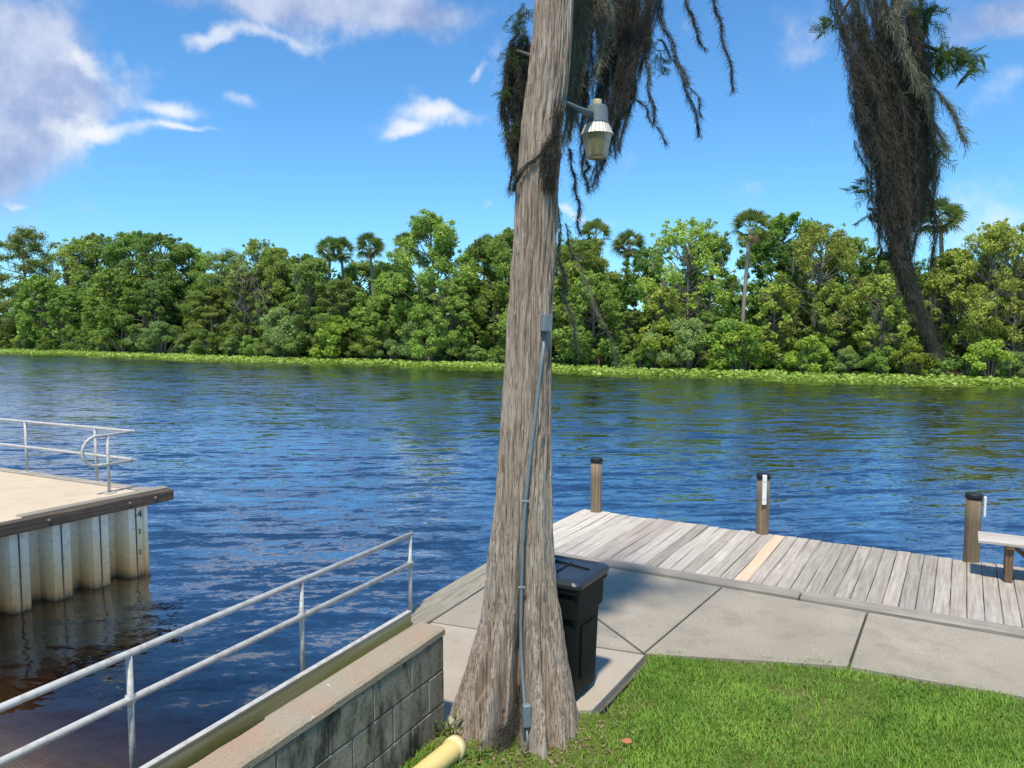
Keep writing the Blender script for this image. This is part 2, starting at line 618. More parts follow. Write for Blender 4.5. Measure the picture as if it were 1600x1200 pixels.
M['bark'] = mat_bark()
M['twig'] = mat_plain('twig_bark', (0.085, 0.065, 0.05), 0.9)
M['limb'] = mat_plain('pale_limb_bark', (0.21, 0.18, 0.145), 0.9, grime=(0.09, 0.075, 0.06), gscale=3.0, amount=.7)
M['palm_trunk'] = mat_plain('palm_trunk_bark', (0.25, 0.21, 0.17), 0.9, gscale=4.0)
M['moss'] = mat_leaf('spanish_moss', (0.022, 0.020, 0.017), (0.080, 0.070, 0.056), trans=0.08, rough=0.9, scale=4.0)
M['moss_pale'] = mat_leaf('pale_spanish_moss', (0.09, 0.08, 0.058), (0.20, 0.18, 0.13), trans=0.15, rough=0.9, scale=4.0)
M['needle'] = mat_leaf('cypress_needles', (0.012, 0.030, 0.008), (0.038, 0.075, 0.016), trans=0.3, scale=3.0)
M['leaf_mid'] = mat_leaf('broadleaf_foliage', (0.075, 0.135, 0.024), (0.345, 0.480, 0.090))
M['leaf_dark'] = mat_leaf('dark_foliage', (0.050, 0.100, 0.026), (0.225, 0.345, 0.075))
M['leaf_pale'] = mat_leaf('pale_foliage', (0.150, 0.220, 0.034), (0.520, 0.620, 0.115), trans=0.4)
M['leaf_feather'] = mat_leaf('feathery_foliage', (0.080, 0.135, 0.032), (0.330, 0.420, 0.100))
M['leaf_willow'] = mat_leaf('willow_foliage', (0.120, 0.190, 0.058), (0.370, 0.470, 0.155))
M['leaf_bright'] = mat_leaf('bright_shrub_foliage', (0.150, 0.240, 0.026), (0.440, 0.560, 0.075), trans=0.4)
M['palm_leaf'] = mat_leaf('palm_fronds', (0.050, 0.090, 0.026), (0.200, 0.260, 0.075), trans=0.25)
M['palm_dead'] = mat_leaf('dead_palm_fronds', (0.14, 0.10, 0.055), (0.27, 0.20, 0.11), trans=0.2)
M['lily'] = mat_leaf('lily_pads', (0.170, 0.300, 0.030), (0.420, 0.580, 0.120), trans=0.3, scale=0.4)
M['grass'] = mat_leaf('lawn_grass', (0.065, 0.160, 0.014), (0.290, 0.440, 0.065), trans=0.35, scale=2.2)
M['weed'] = mat_leaf('weed_leaves', (0.04, 0.09, 0.015), (0.11, 0.18, 0.03), trans=0.3, scale=4)


def mat_soil(name, a, b, c3):
    t = NT(name)
    c = t.coord((1, 1, 1), kind='World')
    n1 = t.noise(c, 1.3, 5.0, 0.6)
    n2 = t.noise(c, 40.0, 5.0, 0.7)
    col = t.mix(t.range(n2, 0.35, 0.65), a, b)
    col = t.mix(t.range(n1, 0.5, 0.7, 0, .6), col, c3)
    return t.principled(col, 0.95, t.bump(n2, 0.02, 0.8), spec=0.1)


M['thatch'] = mat_soil('lawn_thatch', (0.07, 0.095, 0.016), (0.13, 0.17, 0.035), (0.16, 0.13, 0.06))
M['bank'] = mat_soil('river_bank_soil', (0.03, 0.025, 0.015), (0.06, 0.05, 0.025), (0.04, 0.06, 0.015))
M['bed'] = mat_soil('river_bed_mud', (0.03, 0.024, 0.014), (0.05, 0.04, 0.022), (0.02, 0.018, 0.012))


def mat_ramp():
    t = NT('ramp_concrete')
    c = t.coord((1, 1, 1), kind='World')
    wv = t.n('ShaderNodeTexWave', wave_type='BANDS', bands_direction='Y')
    t.put(wv.inputs['Vector'], c)
    wv.inputs['Scale'].default_value = 9.0
    wv.inputs['Distortion'].default_value = 5.0
    wv.inputs['Detail'].default_value = 3.0
    n1 = t.noise(c, 5.0, 6.0, 0.65)
    col = t.mix(t.range(n1, 0.35, 0.68), (0.30, 0.22, 0.14), (0.15, 0.12, 0.08))
    col = t.mix(t.range(wv.outputs['Fac'], 0.3, 0.8, 0, .22), col, (0.10, 0.075, 0.05))
    return t.principled(col, 0.8, t.bump(wv.outputs['Fac'], 0.006, 0.6))


M['ramp'] = mat_ramp()


def mat_water():
    t = NT('river_water')
    P = t.n('ShaderNodeNewGeometry').outputs['Position']
    def mp(scale, rot):
        m_ = t.n('ShaderNodeMapping', vector_type='TEXTURE')
        m_.inputs['Scale'].default_value = tuple(1 / k for k in scale)
        m_.inputs['Rotation'].default_value = (0, 0, rot)
        t.put(m_.inputs['Vector'], P)
        return m_.outputs[0]
    def slope(scale, rot, freq, det, kx, ky):
        c_ = t.noise(mp(scale, rot), freq, det, 0.55, 0.35, out='Color')
        a_ = t.n('ShaderNodeVectorMath', operation='SUBTRACT')
        t.put(a_.inputs[0], c_)
        a_.inputs[1].default_value = (0.5, 0.5, 0.5)
        b_ = t.n('ShaderNodeVectorMath', operation='MULTIPLY')
        t.put(b_.inputs[0], a_.outputs[0])
        b_.inputs[1].default_value = (kx, ky, 0.0)
        return b_.outputs[0]
    def vadd(a_, b_):
        o_ = t.n('ShaderNodeVectorMath', operation='ADD')
        t.put(o_.inputs[0], a_)
        t.put(o_.inputs[1], b_)
        return o_.outputs[0]
    CREST = R(33)                                    # the wave crests run askew across the river
    S = vadd(slope((0.42, 1.8, 1), CREST, 1.25, 1.0, 0.16, 0.95), vadd(slope((1.1, 3.2, 1), CREST + R(5), 2.2, 2.0, 0.30, 0.95), slope((1.0, 1.9, 1), CREST - R(8), 11.0, 2.0, 0.30, 0.55)))
    gust = t.range(t.noise(mp((0.05, 0.14, 1), R(24)), 1.0, 3.0, 0.55), 0.32, 0.68, 0.55, 1.3)
    sp = t.n('ShaderNodeSeparateXYZ')
    t.put(sp.inputs[0], P)
    # the ripples die away in the sheltered shallows over the ramp
    calm = t.math('MAXIMUM', t.range(sp.outputs['Y'], 3.2, 6.5, 0.15, 1.0), t.range(sp.outputs['X'], -4.9, -4.4, 0.0, 1.0))
    sc_ = t.n('ShaderNodeVectorMath', operation='SCALE')
    t.put(sc_.inputs[0], S)
    t.put(sc_.inputs['Scale'], t.math('MULTIPLY', gust, calm))
    # wind waves run in towards the near bank: their steep faces look this way, their backs are long and flat
    sy = t.n('ShaderNodeSeparateXYZ')
    t.put(sy.inputs[0], sc_.outputs[0])
    cy_n = t.n('ShaderNodeCombineXYZ')
    t.put(cy_n.inputs[0], sy.outputs['X'])
    t.put(cy_n.inputs[1], t.math('SUBTRACT', t.math('ADD', t.math('MINIMUM', sy.outputs['Y'], 0.0), t.math('MULTIPLY', t.math('MAXIMUM', sy.outputs['Y'], 0.0), 0.3)), t.math('MULTIPLY', calm, 0.06)))
    cy_n.inputs[2].default_value = 1.0
    vr = t.n('ShaderNodeVectorRotate', rotation_type='Z_AXIS')
    t.put(vr.inputs['Vector'], cy_n.outputs[0])
    vr.inputs['Angle'].default_value = CREST
    nz = t.n('ShaderNodeVectorMath', operation='NORMALIZE')
    t.put(nz.inputs[0], vr.outputs[0])
    nm = nz.outputs[0]
    fr = t.n('ShaderNodeFresnel')
    fr.inputs['IOR'].default_value = 1.333
    t.put(fr.inputs['Normal'], nm)
    gl = t.n('ShaderNodeBsdfGlossy')
    gl.inputs['Roughness'].default_value = 0.03
    gl.inputs['Color'].default_value = (1, 1, 1, 1)
    t.put(gl.inputs['Normal'], nm)
    tr = t.n('ShaderNodeBsdfTransparent')
    tr.inputs['Color'].default_value = (0.92, 0.94, 0.92, 1)
    ms = t.n('ShaderNodeMixShader')
    t.put(ms.inputs[0], t.math('ADD', t.math('MULTIPLY', fr.outputs[0], 1.25), t.math('MULTIPLY', t.math('MULTIPLY', calm, calm), 0.32), True))
    t.t.links.new(tr.outputs[0], ms.inputs[1])
    t.t.links.new(gl.outputs[0], ms.inputs[2])
    t.t.links.new(ms.outputs[0], t.out.inputs[0])
    va = t.n('ShaderNodeVolumeAbsorption')
    va.inputs['Color'].default_value = (0.62, 0.50, 0.30, 1)
    va.inputs['Density'].default_value = 8.0
    t.t.links.new(va.outputs[0], t.out.inputs['Volume'])
    return t.m


M['water'] = mat_water()

# ------------------------------------------------------------------ the setting: river, bed, banks, ramp
GZ = 0.62                                            # level of the paving, dock and lawn
tag(MB().box((-100, 50, -2.0), (900, 160, 4.0)).build('river', M['water']), kind='structure')
tag(MB().box((-100, 100, -2.3), (1400, 400, 0.2)).build('river_bed', M['bed']), kind='structure')
ramp = MB()
ramp.add([(-10.38, -8, 1.85), (-4.55, -8, 1.85), (-5.12, 14.5, -1.95), (-10.38, 14.5, -1.95),
          (-10.38, -8, -2.1), (-4.55, -8, -2.1), (-5.12, 14.5, -2.15), (-10.38, 14.5, -2.15)],
         [(0, 1, 2, 3), (7, 6, 5, 4), (0, 4, 5, 1), (1, 5, 6, 2), (2, 6, 7, 3), (3, 7, 4, 0)])
tag(ramp.build('boat_ramp', M['ramp']), kind='structure')


def terrain(name, x0, x1, y0, y1, nx, ny, zf, mat):
    xs, ys = np.linspace(x0, x1, nx), np.linspace(y0, y1, ny)
    X, Y = np.meshgrid(xs, ys)
    V = np.stack([X, Y, zf(X, Y)], -1).reshape(-1, 3)
    i = np.arange((ny - 1) * nx).reshape(ny - 1, nx)[:, :-1].ravel()
    return link_mesh(name, np_mesh(name, V, np.stack([i, i + 1, i + 1 + nx, i + nx], -1), True), mat)


def bank_z(X, Y):
    return np.clip((Y - 59.5) * 0.16, -2.0, 0.7) + 0.12 * np.sin(X * 0.7) * np.cos(Y * 0.9) + 0.0015 * np.maximum(Y - 75, 0)


tag(terrain('far_bank', -480, 320, 48, 420, 200, 90, bank_z, M['bank']), kind='structure')

# near lawn: the land the tree stands on, out to the paving
EDGE = [(-2.50, 6.69), (-1.57, 7.08), (-0.79, 7.38), (0.535, 7.49), (2.6, 7.62), (14, 7.9)]     # line where lawn meets paving
lawn_poly = [(-3.36, -14), (30, -14), (30, 8.6), (14, 7.94)] + [(x, y + .06) for x, y in EDGE[::-1][1:]] + [(-2.40, 6.55), (-2.38, 5.50), (-2.9, 5.34), (-3.36, 4.66)]
tag(MB().prism(lawn_poly, -1.5, GZ - 0.035).build('lawn', M['thatch']), kind='structure')

# ------------------------------------------------------------------ paving: cast slabs with open joints
pav = tag(empty('pavement', (-3, 7, 0)), kind='structure')
pav_inv = Matrix.Translation((3, -7, 0))


def slab(poly, mat, gap=0.007):
    n = len(poly)
    cx, cy = sum(p[0] for p in poly) / n, sum(p[1] for p in poly) / n
    q = []
    for x, y in poly:
        d = Vector((cx - x, cy - y)).normalized() * gap * 1.3
        q.append((x + d.x + 3, y + d.y - 7))
    return MB().prism(q, GZ - 0.14, GZ, 0.006).build('slab', mat, pav)


KY = 8.90                                           # near face of the dock's kerb timber
slab([(-2.49, 6.69), (-1.57, 7.06), (-0.80, 7.36), (-0.80, KY), (-2.36, KY)], M['slab'])
slab([(-0.79, 7.36), (0.92, 7.52), (0.92, KY), (-0.79, KY)], M['slab'])
slab([(0.93, 7.52), (2.6, 7.62), (2.6, KY), (0.93, KY)], M['slab'])
slab([(2.61, 7.62), (6.0, 7.7), (6.0, KY), (2.61, KY)], M['slab'])
slab([(-4.69, 6.30), (-2.51, 6.68), (-4.84, 8.50)], M['slab'])
slab([(-2.50, 6.70), (-2.37, KY), (-4.88, KY), (-4.84, 8.51)], M['slab'])
slab([(-4.68, 6.28), (-4.56, 4.66), (-3.34, 4.66), (-3.02, 5.30), (-2.62, 5.36), (-2.46, 5.46), (-2.47, 6.66)], M['slab_smooth'])
slab([(-4.56, 4.65), (-4.33, 1.6), (-3.40, 1.6), (-3.60, 4.65)], M['slab_smooth'])
slab([(-4.33, 1.59), (-4.03, -2.5), (-3.10, -2.5), (-3.40, 1.59)], M['slab_smooth'])
tag(MB().prism([(-4.0, -2.6), (-3.0, -2.6), (-3.3, 4.7), (-2.45, 5.4), (-2.44, 6.7), (-.8, 7.3), (6, 7.6), (6, 8.92), (-4.9, 8.92), (-4.72, 6.5)], -1.6, GZ - 0.07)
    .build('subgrade', M['bulk']), kind='structure')

# ------------------------------------------------------------------ seawall beside the ramp
sw = tag(empty('seawall', (-4.9, 6.5, 0)), 'low seawall along the boat ramp, capped with weathered flat timbers', 'seawall')
sw.rotation_euler = (0, 0, R(4.3))                   # the ramp's side runs a little askew of the dock


def local(mb, root):
    o = Vector(root.location)
    mb.v = [(p[0] - o.x, p[1] - o.y, p[2] - o.z) for p in mb.v]
    return mb


local(MB().box((-4.93, 1.0, -0.70), (0.36, 16.1, 2.4)), sw).build('wall_face', M['bulk'], sw)
for (xa, xb, ya, yb, dz) in ((-5.11, -4.93, 3.97, 6.9, 0.0), (-5.11, -4.93, 6.91, 9.10, 0.004), (-4.92, -4.705, 3.99, 7.46, 0.006), (-4.92, -4.705, 7.47, 8.89, 0.0)):
    local(MB().box(((xa + xb) / 2, (ya + yb) / 2, GZ - 0.045 + dz), (xb - xa, yb - ya, 0.12), 0.012), sw).build('cap_timber', M['timber_y'], sw)
local(MB().box((-4.80, 1.05, 0.66), (0.012, 10.0, 0.26)), sw).build('toe_plate', M['plate'], sw)
local(MB().box((-4.815, 1.05, 0.794), (0.05, 10.0, 0.010)), sw).build('toe_plate_flange', M['alu'], sw)

# ------------------------------------------------------------------ pipe railing on the seawall
rail = tag(empty('pipe_railing', (-4.97, 6.31, GZ)), 'long pale two-bar pipe railing along the seawall beside the boat ramp', 'railing', 'pipe railings by the water')
rail.rotation_euler = (0, 0, R(3.7))
RX = -4.97
local(MB().tube([(RX, 6.345, 1.5), (RX, 3, 1.5), (RX, -3, 1.5)], 0.025, 14), rail).build('top_rail', M['alu'], rail)
local(MB().tube([(RX + .012, 6.30, 1.19), (RX + .012, 3, 1.19), (RX + .012, -3, 1.19)], 0.025, 14), rail).build('lower_rail', M['alu'], rail)
for y in (6.31, 4.66, 3.0, 1.35, -0.3):
    p = local(MB().tube([(RX, y, 0.45), (RX, y, 1.49)], 0.0215, 12), rail).build('post', M['post'], rail)
    local(MB().lathe([(0.031, -0.035), (0.037, -0.02), (0.037, 0.02), (0.031, 0.035)], 12, (RX, y, 1.19)), rail).build('collar', M['post'], rail)

# ------------------------------------------------------------------ concrete block wall
bw = tag(empty('block_wall', (-3.465, 4.65, 0.6)), 'mildewed concrete block wall with a pinkish cap ending beside the cypress', 'wall')
bw.rotation_euler = (0, 0, R(4.3))
CH, BL = 0.2615, 0.4475
bm_ = [MB().box((0, 0, 0), (0.235, BL - 0.012, CH - 0.012), 0.006).mesh('block') for _ in range(1)][0]
bh_ = MB().box((0, 0, 0), (0.235, BL / 2 - 0.012, CH - 0.012), 0.006).mesh('half_block')
bm_.materials.append(M['block']); bh_.materials.append(M['block'])
for c in range(4):
    zc = 1.335 - CH / 2 - c * CH + (0.0)
    y = 4.65
    half = (c % 2 == 1)
    while y > -1.0:
        L = BL / 2 if half else BL
        o = link_mesh('block', bh_ if half else bm_, None, bw)
        o.location = (random.uniform(-.002, .002), y - L / 2 - 4.65, zc - 0.6)
        y -= L
        half = False
MB().box((0, -2.85, 0.2), (0.222, 5.69, 1.05)).build('mortar', M['mortar'], bw)
capm = MB()
n = 40
for i in range(n + 1):
    y = 0.012 - 5.7 * i / n
    w = 0.122 + random.uniform(-.002, .002)
    hz = 0.795 + random.uniform(-.004, .004)
    capm.v += [(-w, y, 0.738), (-w, y, hz - .012), (-w + .015, y, hz), (w - .02, y, hz), (w, y, hz - .016), (w, y, 0.738)]
for i in range(n):
    for k in range(6):
        a, b = i * 6 + k, i * 6 + (k + 1) % 6
        capm.f.append((a, b, b + 6, a + 6)); capm.s.append(False)
capm.f.append((0, 1, 2, 3, 4, 5)); capm.s.append(False)
capm.build('cap', M['cap'], bw)

# drain pipe lying at the foot of the wall
dp = tag(empty('drain_pipe', (-3.0, 4.2, 0.6)), 'yellowed plastic drain pipe with open collar, on the grass by the block wall', 'pipe')
pa, pb = Vector((-3.06, 4.40, 0.655)), Vector((-3.06, 2.6, 0.67))
local(MB().tube([pa, pb], 0.075, 24, caps=False), dp).build('pipe', M['pvc'], dp)
ax = (pb - pa).normalized()
colr = MB().tube([pa - ax * .01, pa - ax * .012, pa + ax * .05, pa + ax * .052], [0.070, 0.086, 0.086, 0.076], 24, caps=False)
local(colr, dp).build('collar', M['pvc_end'], dp)
local(MB().tube([pa + ax * .03, pa + ax * .04], 0.072, 24), dp).build('bore_shade', M['inside'], dp)  # near-black disc painted as the shade inside the open pipe end

# ------------------------------------------------------------------ timber dock
dock = tag(empty('dock', (-5.4, 9.0, GZ)), 'weathered grey plank dock with one new tan plank, along the river', 'dock')
X0, PITCHP = -5.42, 0.1632
pm = []
for k in range(6):
    r2 = random.Random(k)
    L, Wd = 2.44, 0.1632 - 0.007
    mb = MB()
    ns = 8
    for i in range(ns + 1):
        y = -L / 2 + L * i / ns
        z = 0.006 * math.sin(i * .9 + k * 1.7)
        tw = 0.003 * math.sin(i * .6 + k)
        hw = Wd / 2 + r2.uniform(-.0015, .0015)
        mb.v += [(-hw, y, -.04), (-hw, y, z - .006 - tw), (-hw + .006, y, z - tw), (hw - .006, y, z + tw), (hw, y, z - .006 + tw), (hw, y, -.04)]
    for i in range(ns):
        for q in range(6):
            a, b = i * 6 + q, i * 6 + (q + 1) % 6
            mb.f.append((a, a + 6, b + 6, b)); mb.s.append(False)
    mb.f.append((0, 1, 2, 3, 4, 5)); mb.f.append(tuple(ns * 6 + q for q in (5, 4, 3, 2, 1, 0))); mb.s += [False, False]
    pm.append(mb)
cache = {}
npl = 66
for i in range(npl):
    x = X0 + PITCHP * (i + .5)
    key = 'plank'
    if i in (0, 2, 3, 4, 5, 6): key = 'plank_pale'
    elif i == 1: key = 'plank_new' if False else 'plank_pale'
    elif i in (7, 8, 9): key = 'plank_brown'
    elif i in (10, 11, 13, 14, 16): key = 'plank_pale'
    elif i == 19: key = 'plank_new'
    kk = (i * 5 + i // 3) % 6
    if (kk, key) not in cache:
        me = pm[kk].mesh('plank')
        me.materials.append(M[key])
        cache[(kk, key)] = me
    o = link_mesh('plank', cache[(kk, key)], None, dock)
    o.location = (x + 5.4, 10.355 - 9.0 + random.uniform(-.012, .012), random.uniform(-.003, .004))
    o.rotation_euler = (0, 0, random.uniform(-.002, .002))
for xa, xb in ((-3.95, -1.51), (-1.495, 2.2), (2.215, 5.5)):
    local(MB().box(((xa + xb) / 2, 9.02, GZ - 0.035), (xb - xa, 0.225, 0.15), 0.014), dock).build('kerb_timber', M['timber_x'], dock)
local(MB().box((-4.66, 9.02, GZ - 0.045), (1.40, 0.225, 0.12), 0.012), dock).build('kerb_timber', M['timber_x'], dock)
for y in (9.3, 10.35, 11.45):
    local(MB().box((0, y, GZ - 0.15), (10.7, 0.06, 0.2)), dock).build('stringer', M['pile'], dock)
local(MB().box((-5.44, 10.36, GZ - 0.10), (0.04, 2.4, 0.17)), dock).build('fascia', M['plank_pale'], dock)
for x in (-5.2, -2.5, 0.18, 2.9):
    local(MB().tube([(x, 9.5, -2.2), (x, 9.5, GZ - .05)], 0.1, 12), dock).build('support_post', M['pile'], dock)

piles = [(-5.18, 11.55, 'weathered dock piling with black cap at the far end corner of the plank dock', None),
         (-2.49, 11.55, 'dock piling with black cap and white board on the side facing the planks', 'front'),
         (0.18, 11.55, 'dock piling with black cap beside the bench, white board on its river side', 'right'),
         (2.9, 11.55, 'dock piling beyond the bench on the plank dock', None)]
for x, y, lab, strip in piles[:3]:
    pr = tag(empty('dock_piling', (x, y, -2.2)), lab, 'piling', 'pilings along the dock edge')
    rr = 0.095
    pts = [(random.uniform(-.004, .004), random.uniform(-.004, .004), z) for z in np.linspace(0, 3.70, 12)]
    MB().tube(pts, [rr * (1.06 - .09 * i / 11) + random.uniform(-.002, .002) for i in range(12)], 20).build('pole', M['pile'], pr)
    MB().lathe([(0.0, 3.725), (0.096, 3.722), (0.101, 3.712), (0.101, 3.655), (0.092, 3.652)], 20).build('cap', M['black'], pr)
    if strip == 'front':
        b = MB().box((0, 0, 3.50), (0.062, 0.03, 0.44), 0.006)
        o = b.build('fender_board', M['white_plastic'], pr)
        o.rotation_euler = (0, 0, HEAD - R(4)); o.location = (math.sin(HEAD) * 0.118 - .02, -math.cos(HEAD) * 0.118, 0)
        for zz in (3.62, 3.36):
            s_ = MB().box((0, -0.017, zz), (0.012, 0.006, 0.012)).build('screw', M['bolt'], o)
    if strip == 'right':
        o = MB().box((0, 0, 3.50), (0.03, 0.07, 0.26), 0.006).build('fender_board', M['white_plastic'], pr)
        o.location = (0.125, 0.06, 0.05)

# bench at the dock edge
be = tag(empty('bench', (1.25, 11.1, GZ)), 'rustic wooden bench on the dock, partly cut by the picture edge', 'bench')
for k in range(3):
    MB().box((0, -0.16 + 0.16 * k, 0.465), (2.1, 0.148, 0.04), 0.006).build('seat_plank', M['bench_top'], be)
for sx in (-1, 1):
    MB().box((sx * 0.72, 0, 0.425), (0.09, 0.46, 0.045), 0.005).build('seat_bearer', M['bench_leg'], be)
    for sy in (-1, 1):
        MB().box((sx * 0.72 + .002 * sy, sy * 0.17, 0.20), (0.085, 0.04, 0.405), 0.005).build('leg', M['bench_leg'], be)
    rot = Matrix.Rotation(R(48) * sx, 3, 'Y')
    MB().box((sx * 0.52, -0.0, 0.265), (0.045, 0.085, 0.50), 0.004, rot).build('brace', M['bench_leg'], be)
MB().box((0, 0, 0.425), (1.30, 0.085, 0.04), 0.004).build('stretcher', M['bench_leg'], be)
be.location = (1.28, 11.0, GZ + 0.003)

# ------------------------------------------------------------------ wheeled bin behind the cypress
wb = tag(empty('wheeled_bin', (-2.88, 5.66, GZ), R(90)), 'black wheeled rubbish bin with domed lid on the paving behind the cypress', 'bin')
def ringbox(levels, bev):
    mb = MB()
    m = 16
    for (hx, hy, z, oy) in levels:
        for cx, cy, a0 in ((1, 1, 0), (-1, 1, 90), (-1, -1, 180), (1, -1, 270)):
            for j in range(4):
                a = R(a0 + j * 30)
                mb.v.append((cx * (hx - bev) + bev * math.cos(a), cy * (hy - bev) + bev * math.sin(a) + oy, z))
    for i in range(len(levels) - 1):
        for k in range(m):
            q = (k + 1) % m
            mb.f.append((i * m + k, i * m + q, (i + 1) * m + q, (i + 1) * m + k)); mb.s.append(False)
    mb.f.append(tuple(range(m - 1, -1, -1))); mb.s.append(False)
    e = (len(levels) - 1) * m
    mb.f.append(tuple(e + k for k in range(m))); mb.s.append(False)
    return mb


ringbox([(.215, .235, .03, 0), (.235, .255, .05, 0), (.258, .272, .66, 0), (.262, .276, .70, 0), (.285, .300, .735, 0), (.292, .308, .94, 0), (.292, .308, .96, 0)], .05).build('body', M['bin'], wb)
ringbox([(.305, .322, .935, 0), (.312, .330, .95, 0), (.312, .330, .985, 0), (.298, .316, .99, 0)], .05).build('rim', M['bin'], wb)
lid = ringbox([(.318, .338, .985, 0), (.324, .344, 1.0, 0), (.324, .344, 1.025, 0), (.308, .326, 1.045, 0), (.25, .27, 1.055, 0), (.245, .265, 1.048, 0)], .055).build('lid', M['lid'], wb)
for yy, ll in ((0.12, .34), (-0.05, .34)):
    MB().box((-.02, yy, 1.052), (ll, 0.016, 0.014), .004).build('lid_rib', M['bin'], lid)
MB().box((.10, -.06, 1.053), (0.018, 0.42, 0.016), .004, Matrix.Rotation(R(-12), 3, 'Z')).build('lid_rib', M['bin'], lid)
MB().tube([(-.22, .345, .93), (.22, .345, .93)], .016, 10).build('handle', M['bin'], wb)
for sx in (-1, 1):
    MB().tube([(sx * .19, .27, .115), (sx * .25, .27, .115)], .115, 20).build('wheel', M['black'], wb)
MB().box((0.0, -.274, .40), (.24, .012, .46), .004).build('front_panel', M['bin'], wb)
MB().box((.262, 0, .40), (.012, .22, .46), .004).build('side_panel', M['bin'], wb)

# ------------------------------------------------------------------ concrete pier with sheet piling
PZ = 1.25
pier = tag(empty('concrete_pier', (-10.4, 7.0, 0)), 'raised concrete pier with ribbed sheet piling and dark timber edge', 'pier')
PX, PY = -10.42, 6.93
local(MB().prism([(PX + .10, PY - .02), (-34, PY - 1.6), (-34, -14), (PX + .10, -14)], PZ - 0.2, PZ, 0.01), pier).build('deck', M['deck'], pier)
local(MB().prism([(PX - .30, PY - .25), (-34, PY - 2), (-34, -14), (PX - .30, -14)], -2.2, PZ - 0.21), pier).build('fill', M['bulk'], pier)
# edge timbers
for ya, yb in ((7.26, 4.55), (4.54, 0.6), (0.59, -6)):
    local(MB().box((PX + .17, (ya + yb) / 2, PZ - 0.085), (0.13, ya - yb, 0.165), 0.016), pier).build('edge_timber', M['rub'], pier)
far_rot = Matrix.Rotation(math.atan2(1.58, 23.5), 3, 'Z')
local(MB().box((-22.2, PY - .68, PZ - 0.07), (23.6, 0.16, 0.15), 0.014, far_rot), pier).build('edge_timber', M['timber_x'], pier)
local(MB().box((PX + .03, 6.2, PZ + 0.004), (0.16, 2.1, 0.03), 0.008), pier).build('deck_board', M['timber_y'], pier)
for y in (6.95, 6.55, 5.42, 4.2, 3.0):
    b = MB().lathe([(0.0, 0.028), (0.02, 0.022), (0.032, 0.0)], 12).build('bolt', M['bolt'], pier)
    b.rotation_euler = (0, R(90), 0)
    b.location = (PX + .235 + 10.4, y - 7.0, PZ - 0.085)
# one sheet pile = outer flat, web, inner flat, web (repeat 0.86 m)
SPL = 0.54
prof = [(0.0, 0.0), (0.0, 0.23), (-0.27, 0.28), (-0.27, 0.40), (0.0, 0.54)]
sp = MB()
th = 0.012
for (dx, dy) in prof:
    sp.v += [(dx, -dy, 0), (dx, -dy, 1)]
for k in range(len(prof) - 1):
    a = k * 2
    sp.f.append((a + 2, a, a + 1, a + 3)); sp.s.append(False)
sp.v = [(x, y, -2.2 + z * (PZ - 0.165 + 2.2)) for x, y, z in sp.v]
seam = MB().box((0.004, -0.12, -0.55), (0.02, 0.014, 3.25), 0.003)
spm = sp.mesh('sheet_pile'); spm.materials.append(M['sheet'])
seamm = seam.mesh('pile_seam'); seamm.materials.append(M['bulk'])
y = 6.88
for i in range(24):
    o = link_mesh('sheet_pile', spm, None, pier)
    o.location = (PX - 10.4 + 10.4 + 10.4 - 0.02 - 0.0 + 0.0, y - 7.0, 0)
    o.location.x = PX + 10.4 + 0.02
    s_ = link_mesh('pile_seam', seamm, None, o)
    y -= SPL
# far face and corner post
ff = MB()
ff.v = [(PX + .02, 6.9, -2.2), (-34, 5.33, -2.2), (-34, 5.33, PZ - .165), (PX + .02, 6.9, PZ - .165)]
ff.f = [(0, 1, 2, 3)]; ff.s = [False]
local(ff, pier).build('far_sheet_face', M['sheet'], pier)
local(MB().box((PX + .03, 6.90, -.56), (0.06, 0.06, 3.28), 0.008), pier).build('corner_post', M['sheet'], pier)


def mark(body, y, z, size):
    cu = bpy.data.curves.new('gauge_mark', 'FONT')
    cu.body = body
    cu.size = size
    cu.extrude = 0.002
    cu.align_x = 'CENTER'
    cu.align_y = 'CENTER'
    tmp = bpy.data.objects.new('gauge_text', cu)
    COL.objects.link(tmp)
    bpy.context.view_layer.update()
    me = bpy.data.meshes.new_from_object(tmp)
    bpy.data.objects.remove(tmp)
    bpy.data.curves.remove(cu)
    me.materials.clear()
    o = link_mesh('gauge_number', me, M['ink'], pier)
    o.rotation_euler = (R(90), 0, R(90))
    o.location = (PX + 10.4 + 0.026, y - 7.0, z)


mark('-4', 6.80, 0.925, 0.15)
mark('3', 6.81, 0.665, 0.10)
mark('2', 6.81, 0.36, 0.10)

# railing on the pier, with a rounded return at its end
pr = tag(empty('pipe_railing', (-11.6, 6.8, PZ)), 'pale pipe railing with rounded return on the raised concrete pier', 'railing', 'pipe railings by the water')
cx_, cy_ = -10.73, 7.02
top, low = PZ + 0.86, PZ + 0.43
yl = lambda x: cy_ + (x - cx_) * 0.067
far_pts = lambda z: [(-24, yl(-24), z), (-14, yl(-14), z), (cx_ - .06, yl(cx_ - .06), z), (cx_ - .015, cy_ - .012, z), (cx_, cy_ - .05, z)]
mid = (top + low) / 2
rad = (top - low) / 2
loop = [(cx_, cy_ - .05, top), (cx_, cy_ - .60, top)]
loop += [(cx_, cy_ - .60 - rad * math.sin(a), mid + rad * math.cos(a)) for a in np.linspace(0.2, math.pi - .2, 10)]
loop += [(cx_, cy_ - .60, low), (cx_, cy_ - .05, low)]
local(MB().tube(far_pts(top), 0.023, 12), pr).build('top_rail', M['alu'], pr)
local(MB().tube(far_pts(low), 0.023, 12), pr).build('lower_rail', M['alu'], pr)
local(MB().tube(loop, 0.023, 12), pr).build('return_loop', M['alu'], pr)
